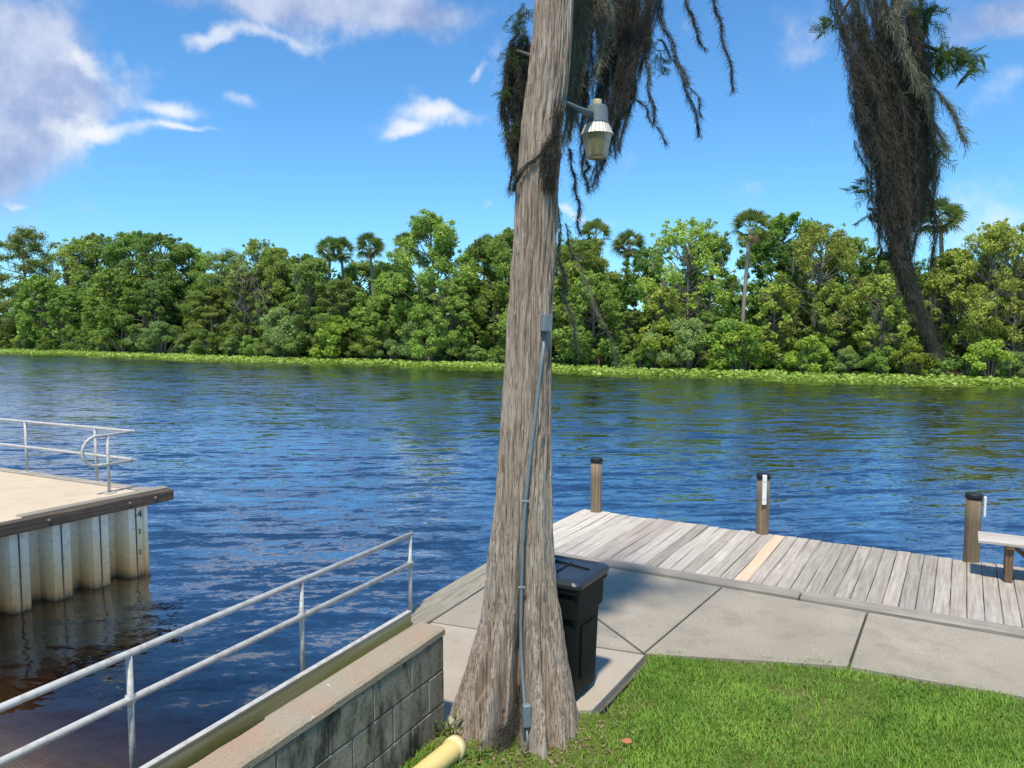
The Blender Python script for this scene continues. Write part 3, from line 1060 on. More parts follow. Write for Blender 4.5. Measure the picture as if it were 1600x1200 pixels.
for x in (-11.66, -13.45, -15.3, -17.2):
    p = local(MB().tube([(x, yl(x), PZ), (x, yl(x), top)], 0.022, 12), pr).build('post', M['alu'], pr)
    local(MB().box((x, yl(x), PZ + .008), (0.14, 0.14, 0.014), 0.004), pr).build('base_plate', M['post'], p)
p = local(MB().tube([(cx_, 6.58, PZ), (cx_, 6.58, top)], 0.022, 12), pr).build('post', M['alu'], pr)
local(MB().box((cx_, 6.58, PZ + .008), (0.14, 0.14, 0.014), 0.004), pr).build('base_plate', M['post'], p)

# ------------------------------------------------------------------ the bald cypress
TC = Vector((-2.92, 5.03, 0))
RT = Vector((math.cos(HEAD), math.sin(HEAD), 0))    # to the viewer's right
FR = Vector((math.sin(HEAD), -math.cos(HEAD), 0))   # towards the viewer
prof_z = np.array([0.30, 0.48, 0.63, 0.84, 1.05, 1.25, 1.46, 1.66, 1.87, 2.27, 2.66, 3.06, 3.45, 3.74, 4.03, 4.41, 4.74, 4.97, 5.16, 5.53, 5.80, 6.07, 8.0, 10.5])
prof_c = np.array([-.02, -.02, -.005, .010, .015, .020, .032, .035, .034, .049, .059, .073, .085, .093, .11, .135, .151, .17, .183, .23, .257, .274, .44, .62])
prof_r = np.array([.575, .545, .508, .452, .395, .350, .312, .285, .260, .224, .204, .188, .174, .170, .166, .160, .159, .159, .158, .153, .148, .142, .12, .05])


def creases(th, z):
    """fraction of the radius cut away by the flutes"""
    def fall(z, a, b):
        return np.clip((b - z) / (b - a), 0, 1) ** 1.3
    out = np.zeros(np.broadcast(th, z).shape)
    th0 = 0.04 + np.clip((z - 1.4) * 0.16, 0, 0.35)
    def cut(t0, w, amp):
        d = np.abs((th - t0 + np.pi) % (2 * np.pi) - np.pi)
        return amp * np.exp(-(d / w) ** 2)
    out = out + cut(th0 - .07, 0.20, 0.68 * fall(z, 1.25, 2.9))
    out = out + cut(0.60, 0.10, 0.42 * fall(z, 0.85, 2.0))
    out = out + cut(-0.40, 0.10, 0.38 * fall(z, 0.80, 1.55))
    out = out + cut(-0.82, 0.13, 0.34 * fall(z, 0.9, 2.3))
    for t0, amp, zb in ((1.25, .2, 1.8), (1.9, .25, 2.2), (2.7, .3, 2.4), (-1.5, .22, 2.0), (-2.3, .28, 2.3)):
        out = out + cut(t0, 0.13, amp * fall(z, 0.8, zb))
    return out


def vnoise(U, V_, seed, period):
    """value noise, periodic in U"""
    g = np.random.default_rng(seed).random((period, 4096))
    iu, iv = np.floor(U).astype(int), np.floor(V_).astype(int)
    fu, fv = U - iu, V_ - iv
    fu, fv = fu * fu * (3 - 2 * fu), fv * fv * (3 - 2 * fv)
    a, b = g[iu % period, iv % 4096], g[(iu + 1) % period, iv % 4096]
    c, d = g[iu % period, (iv + 1) % 4096], g[(iu + 1) % period, (iv + 1) % 4096]
    return (a * (1 - fu) + b * fu) * (1 - fv) + (c * (1 - fu) + d * fu) * fv


def trunk_frame(z):
    return np.interp(z, prof_z, prof_c), np.interp(z, prof_z, prof_r)


def trunk_mesh():
    NT_, NZ = 420, 560
    th = np.linspace(-np.pi, np.pi, NT_, endpoint=False)
    zz = np.concatenate([np.linspace(0.30, 3.0, 300), np.linspace(3.0, 6.4, 200)[1:], np.linspace(6.4, 10.5, 61)])
    NZ = len(zz)
    TH, Z = np.meshgrid(th, zz)
    c, r_ = trunk_frame(Z)
    cut = creases(TH, Z)
    u = (TH + np.pi) / (2 * np.pi)
    wob = 1.5 * vnoise(u * 9, Z * 2.0 + 40, 1, 9) + 0.7 * vnoise(u * 24, Z * 6 + 10, 2, 24)
    def ridged(per, zs, seed):
        nn = vnoise((u * per + wob) % per, Z * zs + 7, seed, per)
        return np.minimum(np.abs(nn * 2 - 1) * 2.6, 1.0)
    bark = 0.018 * ridged(40, 0.9, 3) + 0.010 * ridged(76, 2.2, 4) + 0.004 * ridged(150, 7.0, 5)
    low = np.clip((2.1 - Z) / 1.4, 0, 1)
    r_ = r_ * (1 + low * (0.08 * np.cos(9 * TH + 1.3) + 0.05 * np.cos(15 * TH + Z * 1.5)))
    lump = 0.03 * (vnoise(u * 7, Z * 1.6 + 3, 6, 7) - .5) * np.clip(r_ / 0.3, .4, 1.2)
    rad = r_ * (1 - cut) + bark - 0.026 + lump
    # ragged foot: root toes
    lat, dep = rad * np.sin(TH), rad * np.cos(TH)
    x = TC.x + RT.x * (lat + c) + FR.x * dep
    y = TC.y + RT.y * (lat + c) + FR.y * dep
    V = np.stack([x, y, Z], -1).reshape(-1, 3)
    i, j = np.meshgrid(np.arange(NZ - 1), np.arange(NT_), indexing='ij')
    j2 = (j + 1) % NT_
    F = np.stack([i * NT_ + j, i * NT_ + j2, (i + 1) * NT_ + j2, (i + 1) * NT_ + j], -1).reshape(-1, 4)
    V[:, :2] -= np.array([TC.x, TC.y])
    return np_mesh('trunk', V, F, True)


cy = tag(empty('cypress_tree', (TC.x, TC.y, 0)), 'big bald cypress with fluted base and shaggy grey bark in the foreground', 'tree')
link_mesh('trunk', trunk_mesh(), M['bark'], cy)


def surf(lat, z, out=0.0):
    """point on the viewer's side of the trunk at a lateral offset from the trunk's foot"""
    c, r_ = trunk_frame(z)
    s = max(-.98, min(.98, (lat - c) / r_))
    th = math.asin(s)
    rr = r_ * (1 - float(creases(np.array(th), np.array(z)))) + out
    return TC + RT * (c + rr * math.sin(th)) + FR * (rr * math.cos(th)) + Vector((0, 0, z))


# ---- limbs, needle sprays of the cypress
limbs = MB()
LIMB = {}


def limb(key, pts, r0, r1):
    pts = [Vector(p) for p in pts]
    n_ = len(pts)
    LIMB[key] = pts
    limbs.tube([p - TC for p in pts], [r0 + (r1 - r0) * i / (n_ - 1) for i in range(n_)], 8)


def tp(lat, dep, z):
    return TC + RT * lat - FR * dep + Vector((0, 0, z))


limb('a', [tp(.33, 0, 6.6), tp(.7, .15, 6.75), tp(1.2, .35, 6.72), tp(1.8, .5, 6.6), tp(2.4, .6, 6.4)], .055, .02)
limb('c', [tp(.24, .05, 5.55), tp(.14, .25, 5.75), tp(.06, .36, 5.82), tp(.0, .42, 5.86)], .022, .008)
limb('d', [tp(.36, .1, 6.9), tp(.5, .5, 6.8), tp(.75, .8, 6.6), tp(1.0, 1.0, 6.3)], .05, .018)
limbs.build('limbs', M['twig'], cy)


def quads_from_segments(P0, P1, W, side):
    """flat slivers from P0 to P1 of half width W along side"""
    n_ = len(P0)
    V = np.concatenate([P0 - side * W[:, None], P0 + side * W[:, None], P1 + side * W[:, None] * .45, P1 - side * W[:, None] * .45], 1).reshape(-1, 3)
    F = np.arange(n_ * 4).reshape(n_, 4)
    return V, F


def unit(v):
    return v / np.maximum(np.linalg.norm(v, axis=-1, keepdims=True), 1e-9)


def sprays(centres, n_each, length, spread, droop=0.6):
    """feathery needle sprays round points"""
    A, B, W = [], [], []
    for c in centres:
        c = np.array(c)
        for k in range(n_each):
            d = unit(rng.normal(size=3) * np.array([1, 1, .5]) + np.array([0, 0, -droop]))
            st = c + rng.normal(size=3) * spread
            L = length * rng.uniform(.6, 1.2)
            # a stem with needles on both sides
            s = unit(np.cross(d, rng.normal(size=3)))
            m_ = 11
            for q in range(m_):
                b = st + d * L * q / m_
                for sg in (-1, 1):
                    nd = unit(d * .7 + s * sg)
                    A.append(b); B.append(b + nd * .028 * rng.uniform(.7, 1.2)); W.append(.0016)
            A.append(st); B.append(st + d * L); W.append(.0014)
    A, B, W = np.array(A), np.array(B), np.array(W)
    side = unit(np.cross(B - A, rng.normal(size=A.shape)))
    return quads_from_segments(A, B, W, side)


cen = []
cen += [spot(u, v, 6.2 + rng.uniform(-.1, .1)) for u, v in ((812, 22), (818, 35), (806, 38), (824, 18), (802, 32), (795, 84), (799, 92), (792, 142), (790, 145), (797, 205), (822, 10), (815, 48))]
cen += [spot(u, v, 6.3 + rng.uniform(-.1, .1)) for u, v in ((1030, 85), (1038, 95), (1025, 70), (1034, 105), (1010, 60), (985, 30))]
V, F = sprays(cen, 9, .11, .022)
V -= np.array(TC)
link_mesh('needles', np_mesh('needles', V, F), M['needle'], cy)
cen2 = [np.array(tp(rng.uniform(-.6, 1.8), rng.uniform(-.9, .9), rng.uniform(8.4, 10.6))) for _ in range(90)]
V, F = sprays(cen2, 8, .3, .14)
V -= np.array(TC)
link_mesh('crown', np_mesh('crown', V, F), M['needle'], cy)

# ---- a second branch reaching in overhead, close to the viewer
br = tag(empty('cypress_branch', spot(1395, -60, 2.833)), 'drooping cypress branch with green twig tips inside the thick moss curtain', 'branch')
BO = Vector(br.location)
stick = MB()
for pts, r0, r1 in (([spot(1640, -620, 1.9), spot(1560, -380, 2.2), spot(1470, -170, 2.750), spot(1395, -60, 2.833), spot(1405, 60, 2.833), spot(1418, 180, 2.850), spot(1432, 280, 2.850), spot(1418, 345, 2.850)], .035, .004),
                    ([spot(1400, 50, 2.833), spot(1445, 72, 2.833), spot(1490, 86, 2.850), spot(1516, 95, 2.867)], .010, .003),
                    ([spot(1440, 100, 2.833), spot(1455, 115, 2.833), spot(1468, 128, 2.833)], .005, .002),
                    ([spot(1395, -60, 2.833), spot(1340, -20, 2.817), spot(1310, 30, 2.800)], .012, .004)):
    stick.tube([p - BO for p in pts], [r0 + (r1 - r0) * i / (len(pts) - 1) for i in range(len(pts))], 8)
stick.build('stem', M['twig'], br)
cen3 = [spot(u, v, 2.867 + rng.uniform(-.06, .06)) for u, v in ((1470, 75), (1485, 82), (1497, 90), (1508, 96), (1518, 98), (1478, 95), (1465, 95), (1450, 20), (1440, 12), (1446, 35), (1352, 290), (1376, 400), (1460, 230), (1452, 250), (1300, 30), (1366, 330))]
V, F = sprays(cen3, 9, .075, .016)
V -= np.array(BO)
link_mesh('needles', np_mesh('needles', V, F), M['needle'], br)

# ---- hanging Spanish moss
def moss_mesh(name, ropes, per_m, curl=0.035, fibre=0.0017):
    """ropes: list of (points, radii); filled with short curling fibres"""
    A, B, W = [], [], []
    for pts, rads in ropes:
        pts = np.array([np.array(p) for p in pts])
        seg = np.linalg.norm(np.diff(pts, axis=0), axis=1)
        cum = np.concatenate([[0], np.cumsum(seg)])
        n_ = max(6, int(cum[-1] * per_m))
        s = rng.random(n_) * cum[-1]
        wig = np.stack([0.012 * np.sin(s * 17 + rng.uniform(0, 6)), 0.012 * np.sin(s * 13 + rng.uniform(0, 6)), np.zeros(n_)], -1)
        base = np.stack([np.interp(s, cum, pts[:, k]) for k in range(3)], -1) + wig
        rr = np.interp(s, cum, np.array(rads))
        off = rng.normal(size=(n_, 3)) * np.array([1, 1, .4])
        off = unit(off) * (rr * np.sqrt(rng.random(n_)))[:, None]
        a = base + off
        tdir = np.stack([np.interp(s + .02, cum, pts[:, k]) - np.interp(s - .02, cum, pts[:, k]) for k in range(3)], -1)
        d = unit(unit(tdir) * 1.0 + rng.normal(size=(n_, 3)) * .36)
        L = curl * rng.uniform(.5, 1.5, n_)
        b = a + d * L[:, None]
        d2 = unit(d + rng.normal(size=(n_, 3)) * .55 + np.array([0, 0, -.4]))
        c = b + d2 * (L * .8)[:, None]
        A += [a, b]; B += [b, c]; W += [np.full(n_, fibre), np.full(n_, fibre * .75)]
        # core thread
    A, B, W = np.concatenate(A), np.concatenate(B), np.concatenate(W)
    side = unit(np.cross(B - A, rng.normal(size=A.shape)))
    V, F = quads_from_segments(A, B, W, side)
    return np_mesh(name, V, F)


def moss_thing(ropes, label, mat='moss', per_m=700, curl=.035, fibre=.0017, name='spanish_moss'):
    o = Vector(ropes[0][0][0])
    ropes = [([Vector(p) - o for p in pts], r_) for pts, r_ in ropes]
    ob = link_mesh(name, moss_mesh(name, ropes, per_m, curl, fibre), M[mat])
    ob.location = o
    return tag(ob, label, 'moss', 'moss hanging from the cypress')


def curtain(path, ny, n_ropes, dist, depth_spread, r0, seed, y_start=(-60, 120), tail=0.5):
    """ropes filling an outline: path rows are (v, centre u, half width)"""
    rr = np.random.default_rng(seed)
    pv, pu, pw = np.array(path, float).T
    ropes = []
    for i in range(n_ropes):
        s = rr.uniform(-1, 1)
        y0 = rr.uniform(*y_start)
        y1 = y0 + (pv[-1] - y0) * np.clip(rr.beta(1.6, 1.6) * (1.15 - tail * abs(s)), .12, 1)
        d = dist + rr.uniform(-1, 1) * depth_spread
        m_ = max(5, int((y1 - y0) / 22))
        pts, rad_ = [], []
        for k in range(m_ + 1):
            y = y0 + (y1 - y0) * k / m_
            u = np.interp(y, pv, pu) + s * np.interp(y, pv, pw) + 4 * math.sin(k * .8 + i)
            pts.append(spot(u, y, d))
            rad_.append(r0 * (1 - .8 * (k / m_) ** 1.5) * rr.uniform(.7, 1.2))
        ropes.append((pts, rad_))
    return ropes


# big clump nearest the viewer
right_path = [(-80, 1375, 76), (0, 1375, 74), (60, 1384, 68), (120, 1390, 62), (200, 1402, 54), (260, 1408, 46), (320, 1410, 38), (370, 1407, 30), (400, 1405, 24), (450, 1420, 15), (500, 1440, 9), (552, 1464, 2)]
moss_thing(curtain(right_path, 0, 150, 2.850, .15, .0095, 11, (-60, 190)) + curtain([(v_, u_, w_ * 1.22 + 3) for v_, u_, w_ in right_path], 0, 46, 2.850, .16, .005, 41, (-40, 260), .75), 'long thick curtain of dark Spanish moss hanging into the sky beyond the lamp', per_m=1050, curl=.022, fibre=.00065)
moss_thing([([spot(1410 + 8 * math.sin(k), -70 + k * 26, 2.683) for k in range(0, 4)] + [spot(1398 + k * 7, 20 + k * 28, 2.683) for k in range(0, 5)], [.03, .034, .034, .034, .03, .028, .024, .02, .01]),
            ([spot(1412 + k * 10, 100 + k * 18, 2.708) for k in range(8)], [.018, .016, .012, .01, .008, .006, .004, .003]),
            ([spot(1440 + k * 9, 110 + k * 14, 2.708) for k in range(9)], [.006] * 9)],
           'sunlit moss strand painted pale tan over the front of the thick dark moss curtain', 'moss_pale', 1500, .026, .0011)  # sunlight on this strand is put in as a paler moss colour
moss_thing([([spot(1442 + 3 * k - .1 * k * k, 260 + k * 15, 2.917) for k in range(11)], [.02, .02, .019, .018, .016, .014, .012, .010, .008, .006, .004]),
            ([spot(1436 + 2 * k, 230 + k * 12, 2.933) for k in range(8)], [.02, .02, .018, .016, .014, .012, .008, .006])],
           'short separate moss tail beside the lower part of the thick moss curtain', 'moss', 1300, .026, .0011)
# mass behind the lamp, right of the trunk
mid_path = [(-90, 955, 85), (0, 952, 78), (60, 945, 72), (120, 940, 62), (180, 938, 52), (220, 935, 46), (260, 930, 40), (290, 925, 35)]
moss_thing(curtain(mid_path, 0, 125, 6.45, .30, .022, 12, (-90, 60), .35), 'dense moss mass hanging behind the lamp on the cypress trunk', per_m=650, curl=.042, fibre=.0012)
moss_thing(curtain([(-90, 905, 14), (0, 905, 14), (80, 896, 16), (160, 890, 12), (230, 884, 9)], 0, 26, 6.05, .06, .020, 13, (-90, 30), .2), 'tan moss draped against the trunk edge beside the lamp', 'moss_pale', 700, .045, .002)
moss_thing(curtain([(-90, 940, 22), (0, 938, 22), (70, 945, 14), (130, 930, 10)], 0, 14, 6.1, .06, .020, 18, (-90, 10), .2), 'tan moss hanging just above the lamp top', 'moss_pale', 700, .045, .002)
# left of the trunk
left_path = [(40, 824, 6), (70, 816, 18), (120, 810, 22), (180, 808, 20), (240, 809, 15), (300, 808, 10), (350, 806, 6)]
moss_thing(curtain(left_path, 0, 34, 6.4, .12, .022, 14, (40, 120), .3), 'moss beard hanging behind the left side of the cypress trunk', per_m=800, curl=.045, fibre=.002)
# thin slanting strands
thin = [((1018, -40), (1045, 60), (1070, 130), (1095, 210), 'thin moss streamer slanting into the sky, second from the thick moss curtain', .030),
        ((1105, -40), (1118, 10), (1130, 60), (1148, 140), 'thin moss streamer slanting into the sky, closest to the thick moss curtain', .014),
        ((985, -10), (1005, 70), (1018, 150), (1022, 190), 'moss streamer hanging straight beside the moss mass, third from the thick curtain', .030),
        ((1065, -40), (1075, 10), (1085, 40), (1100, 75), 'shortest thin moss streamer at the top of the sky', .012),
        ((1030, 60), (1065, 110), (1085, 145), (1098, 180), 'wispy moss thread slanting under the streamers', .006),
        ((975, 120), (1000, 160), (1020, 190), (1042, 225), 'wispy moss thread slanting right of the lamp', .006),
        ((890, 230), (895, 270), (902, 310), (907, 365), 'moss tail hanging below the lamp beside the trunk', .012),
        ((918, 232), (916, 255), (917, 275), (919, 300), 'short dark moss tail right under the lamp', .022),
        ((872, 320), (874, 400), (885, 470), (905, 545), 'pale moss streamer against the far trees, close beside the trunk', .018),
        ((878, 345), (905, 420), (935, 490), (968, 570), 'long thin pale moss streamer against the far trees, further from the trunk', .008)]
for a, b, c, d, lab, rr0 in thin:
    P = [np.array(a), np.array(b), np.array(c), np.array(d)]
    pts, rad_ = [], []
    for k in range(15):
        t_ = k / 14 * 3
        i = min(int(t_), 2)
        q = P[i] + (P[i + 1] - P[i]) * (t_ - i)
        pts.append(spot(q[0] + 2 * math.sin(k * 1.3), q[1], 6.2 + .1 * math.sin(k * .5)))
        rad_.append(rr0 * (1 - .75 * k / 14))
    moss_thing([(pts, rad_)], lab, 'moss_pale' if 'pale' in lab else 'moss', 900 if rr0 > .01 else 500, .035, .0018)

# moss vine wrapped round the trunk under the lamp
vp = [surf(.262 - .30 * k / 12, 5.06 - .37 * k / 12 + .012 * math.sin(k * 1.1), .022) for k in range(13)]
vine = tag(empty('vine', vp[0]), 'thin mossy vine slung diagonally around the trunk under the lamp', 'vine')
MB().tube([p - vp[0] for p in vp], .008, 7).build('stem', M['twig'], vine)
ropes = [([p - vp[0] for p in vp], [.028, .028, .025, .022, .02, .018, .015, .013, .012, .010, .008, .006, .005])]
ropes += [([surf(.20 + .02 * k, 4.98 - .02 * k, .03) - vp[0], surf(.19 + .02 * k, 4.82 - .02 * k, .03) - vp[0], surf(.18 + .02 * k, 4.70, .02) - vp[0]], [.03, .026, .012]) for k in range(4)]
ropes += [([surf(.29, 5.35 - .1 * k, .03) - vp[0], surf(.275, 5.22 - .1 * k, .04) - vp[0], surf(.26, 5.05 - .1 * k, .03) - vp[0]], [.03, .04, .02]) for k in range(3)]
link_mesh('moss_tuft', moss_mesh('moss_tuft', ropes, 700, .04, .0016), M['moss'], vine)

# tangle of dry moss on the trunk foot
ropes = [([surf(.06 - .05 * k, 1.06 - .09 * k, .03), surf(.02 - .05 * k, .92 - .08 * k, .05), surf(-.02 - .05 * k, .80 - .05 * k, .04)], [.05, .06, .04]) for k in range(4)]
moss_thing(ropes, 'tangle of dry moss caught in the fluted foot of the cypress', 'moss', 700, .06, .0016, 'dry_moss')

# ---- lamp on the trunk
lc = spot(933, 180, 6.02)
lx, ly = lc.x, lc.y
lamp = tag(empty('security_light', (lx, ly, 5.0)), 'grey security light with fluted skirt and frosted lens on the cypress', 'lamp')
MB().lathe([(0.0, .46), (.034, .458), (.036, .45), (.036, .405)], 20).build('photocell', M['cell'], lamp)
MB().lathe([(.030, .42), (.070, .412), (.080, .395), (.086, .30), (.094, .285), (.094, .272)], 28).build('housing', M['lampgrey'], lamp)
MB().lathe([(.088, .272), (.094, .262), (.118, .205), (.122, .195), (.125, .190), (.122, .186)], 56, ripple=.035, smooth=False).build('skirt', M['skirt'], lamp)
tl = NT('frosted_lens')
nl = tl.noise(tl.coord((1, 1, .3)), 20.0, 4.0)
lens_col = tl.mix(tl.range(nl, .35, .7), (.34, .29, .13), (.22, .185, .08))
lo = tl.n('ShaderNodeBsdfPrincipled')
tl.put(lo.inputs['Base Color'], lens_col)
lo.inputs['Roughness'].default_value = .5
lo.inputs['Transmission Weight'].default_value = .25
tl.t.links.new(lo.outputs[0], tl.out.inputs[0])
MB().lathe([(.116, .188), (.112, .17), (.083, .03), (.079, .012), (.074, .008), (.072, .02), (.104, .17)], 36).build('lens', tl.m, lamp)
MB().lathe([(.0, .03), (.072, .03), (.074, .022), (.0, .022)], 30).build('lens_floor', M['white_plastic'], lamp)
arm_to = surf(.33, 5.30, 0.0) - FR * 0.05
armv = Vector((arm_to.x - lx, arm_to.y - ly, .345))
am = MB().tube([Vector((0, 0, .325)) + Vector((armv.x, armv.y, 0)) * .2, Vector((armv.x * .62, armv.y * .62, .335)), armv], [.034, .016, .014], 12)
am.build('bracket_arm', M['lampgrey'], lamp)
MB().box(armv, (.05, .05, .10), .006).build('mounting_plate', M['lampgrey'], lamp)

# ---- electrical box and conduit on the trunk
co = tag(empty('electrical_conduit', surf(.05, .8)), 'thin blue grey conduit with metal box climbing the cypress trunk', 'conduit')
cpts = [(.078, .60), (.070, .78), (.058, .90), (.048, 1.0), (.032, 1.25), (.028, 1.46), (.034, 1.75), (.042, 2.07), (.062, 2.4), (.090, 2.66), (.118, 2.9), (.148, 3.16), (.18, 3.42), (.210, 3.66)]
cw = [surf(l_, z, 0) for l_, z in cpts]
# straight pipe stands proud of the crease: keep it just in front of the fluted surface
front = []
for (l_, z), p in zip(cpts, cw):
    c_, r_ = trunk_frame(z)
    s = (l_ - c_) / r_
    dep = r_ * math.sqrt(max(.05, 1 - s * s)) * (1 - 0.6 * float(creases(np.array(math.asin(max(-1, min(1, s)))), np.array(z)))) + .012
    front.append(TC + RT * l_ + FR * dep + Vector((0, 0, z)))
local(MB().tube(front[1:], .013, 12), co).build('pipe', M['galv'], co)
local(MB().tube([front[0], front[1]], .009, 10), co).build('lower_pipe', M['galv'], co)
fb = front[1] + Vector((0, 0, .07)) + FR * .01
q = MB().box((0, 0, 0), (.062, .05, .17), .008).build('fitting', M['galv'], co)
q.location = fb - co.location
q.rotation_euler = (0, 0, HEAD + R(20))
bx = front[-1] + Vector((0, 0, .055)) + FR * .012
jb = MB().box((0, 0, 0), (.078, .062, .128), .006).build('junction_box', M['galv'], co)
jb.location = bx - co.location
jb.rotation_euler = (R(2), R(4), HEAD + R(33))
MB().box((0, -.033, 0), (.074, .006, .124), .003).build('box_cover', M['galv'], jb)
for zz in (-.05, .05):
    MB().lathe([(0, .003), (.005, .002), (.006, 0)], 10).build('screw', M['bolt'], jb)
    s_ = bpy.context.scene.objects
k_ = [o for o in jb.children if o.name.startswith('screw')]
for o, zz in zip(k_, (-.05, .05)):
    o.location = (0, -.036, zz)
    o.rotation_euler = (R(90), 0, 0)
for z in (2.38, 1.62):
    s_ = MB().box((0, 0, 0), (.055, .012, .018), .003).build('pipe_strap', M['galv'], co)
    i = min(range(len(cpts)), key=lambda k: abs(cpts[k][1] - z))
    s_.location = front[i] + FR * .008 - co.location
    s_.rotation_euler = (0, 0, HEAD)

# ------------------------------------------------------------------ lawn grass
def inside(poly, X, Y):
    res = np.zeros(len(X), bool)
    n_ = len(poly)
    for i in range(n_):
        x1, y1 = poly[i]; x2, y2 = poly[(i + 1) % n_]
        cond = ((y1 > Y) != (y2 > Y)) & (X < (x2 - x1) * (Y - y1) / (y2 - y1 + 1e-12) + x1)
        res ^= cond
    return res


def lawn_blades():
    N = 230000
    X = rng.uniform(-3.3, 2.6, N)
    Y = rng.uniform(2.2, 7.7, N)
    fwd = X * -math.sin(HEAD) + Y * math.cos(HEAD)
    lat = X * math.cos(HEAD) + Y * math.sin(HEAD)
    near = [(x, y + .05 + .05 * math.sin(x * 9) ** 2) for x, y in [(EDGE[0][0] + (EDGE[1][0] - EDGE[0][0]) * k / 6, EDGE[0][1] + (EDGE[1][1] - EDGE[0][1]) * k / 6) for k in range(6)] + EDGE[1:]]
    poly = [(-3.33, 2.2), (2.6, 2.2), (2.6, 7.66)] + [(x, y) for x, y in near[::-1][2:]] + [(-2.41, 6.6), (-2.39, 5.50), (-2.9, 5.3), (-3.33, 4.6)]
    keep = inside(poly, X, Y) & (fwd > 4.4) & (lat < 4.6)
    # thin and bare patches at the foot of the tree
    dt = np.hypot(X - TC.x, Y - TC.y)
    bare = np.clip((dt - .45) / .55, 0.12, 1)
    keep &= rng.random(N) < bare
    patch = vnoise((X + 20) * 1.3, (Y + 20) * 1.3, 22, 997) * .6 + vnoise((X + 20) * 5, (Y + 20) * 5, 23, 997) * .4
    keep &= rng.random(N) < np.clip((patch - .18) * 4, .25, 1)
    X, Y, dt = X[keep], Y[keep], dt[keep]
    n_ = len(X)
    cl = vnoise((X + 10) * 3.0, (Y + 10) * 3.0, 21, 997)
    h = rng.uniform(.022, .048, n_) * (.7 + .7 * cl)
    az = rng.uniform(0, 2 * np.pi, n_)
    lean = rng.uniform(.15, 1.15, n_)
    w = rng.uniform(.0018, .0040, n_)
    base = np.stack([X, Y, np.full(n_, GZ - .038)], -1)
    d1 = np.stack([np.cos(az) * lean * .45, np.sin(az) * lean * .45, np.ones(n_)], -1)
    d1 = unit(d1)
    d2 = unit(np.stack([np.cos(az) * lean * 1.5, np.sin(az) * lean * 1.5, np.full(n_, .75)], -1))
    sd = np.stack([-np.sin(az), np.cos(az), np.zeros(n_)], -1)
    p1 = base + d1 * (h * .6)[:, None]
    p2 = p1 + d2 * (h * .75)[:, None]
    W = w[:, None]
    V = np.concatenate([base - sd * W, base + sd * W, p1 + sd * W * .9, p1 - sd * W * .9, p2 + sd * W * .15, p2 - sd * W * .15], 1).reshape(-1, 3)
    b = np.arange(n_)[:, None] * 6
    F = np.concatenate([b + np.array([[0, 1, 2, 3]]), b + np.array([[3, 2, 4, 5]])], 0)
    return np_mesh('grass', V, F)


tag(link_mesh('grass', lawn_blades(), M['grass']), 'short green lawn grass between the paving and the cypress', 'grass', kind='stuff')

# dead leaves and bark crumbs round the tree's foot
def litter_mesh():
    n_ = 1500
    az = rng.uniform(0, 2 * np.pi, n_)
    rr = .40 + .65 * rng.random(n_) ** 1.4
    c = np.stack([TC.x + rr * np.cos(az), TC.y + rr * np.sin(az), GZ - .030 + rng.random(n_) * .022], -1)
    ok = (c[:, 0] > -3.3) & ~((c[:, 1] > 5.25) & (c[:, 0] < -2.36)) & (c[:, 1] < 4.7 + (c[:, 0] + 3.3) * 1.2 + np.where(c[:, 0] > -2.6, 2, 0))
    c = c[ok]
    n_ = len(c)
    nrm = unit(rng.normal(size=(n_, 3)) * .5 + np.array([0, 0, 1]))
    a = unit(np.cross(nrm, rng.normal(size=(n_, 3))))
    b = np.cross(nrm, a)
    s_ = rng.uniform(.008, .026, n_)[:, None]
    V = np.stack([c - a * s_, c + b * s_ * .35, c + a * s_, c - b * s_ * .35], 1).reshape(-1, 3)
    return np_mesh('leaf_litter', V, np.arange(len(V)).reshape(-1, 4))


M['litter'] = mat_leaf('leaf_litter', (0.10, 0.06, 0.035), (0.32, 0.23, 0.15), trans=0.1, scale=5)
tag(link_mesh('leaf_litter', litter_mesh(), M['litter']), 'brown leaf litter scattered round the foot of the cypress', 'leaf litter', kind='stuff')

# small things on the lawn
leafm = MB()
for k in range(7):
    a = k / 6 * math.pi
    leafm.v += [(.045 * math.cos(a), .022 * math.sin(a), .012 * math.sin(a * 2)), (.045 * math.cos(a), -.022 * math.sin(a), .006)]
for k in range(6):
    leafm.f.append((2 * k, 2 * k + 2, 2 * k + 3, 2 * k + 1)); leafm.s.append(True)
M['dead_leaf'] = mat_plain('dead_leaf', (0.42, 0.14, 0.06), 0.8)
dl = leafm.build('fallen_leaf', M['dead_leaf'])
p = spot(978, 1158, 1.0) - Vector((0, 0, EYE))
t_ = (GZ + .02 - EYE) / p.z
dl.location = p * t_ + Vector((0, 0, EYE))
dl.rotation_euler = (R(25), R(12), R(40))
tag(dl, 'reddish brown fallen leaf on the lawn right of the cypress', 'leaf')
twg = MB().tube([surf(.02, .62, .10), surf(.06, .60, .17) + Vector((0, 0, .02)), surf(.085, .64, .12)], [.005, .008, .004], 7).build('stick', M['limb'])
tag(twg, 'short pale stick lying at the foot of the cypress', 'stick')


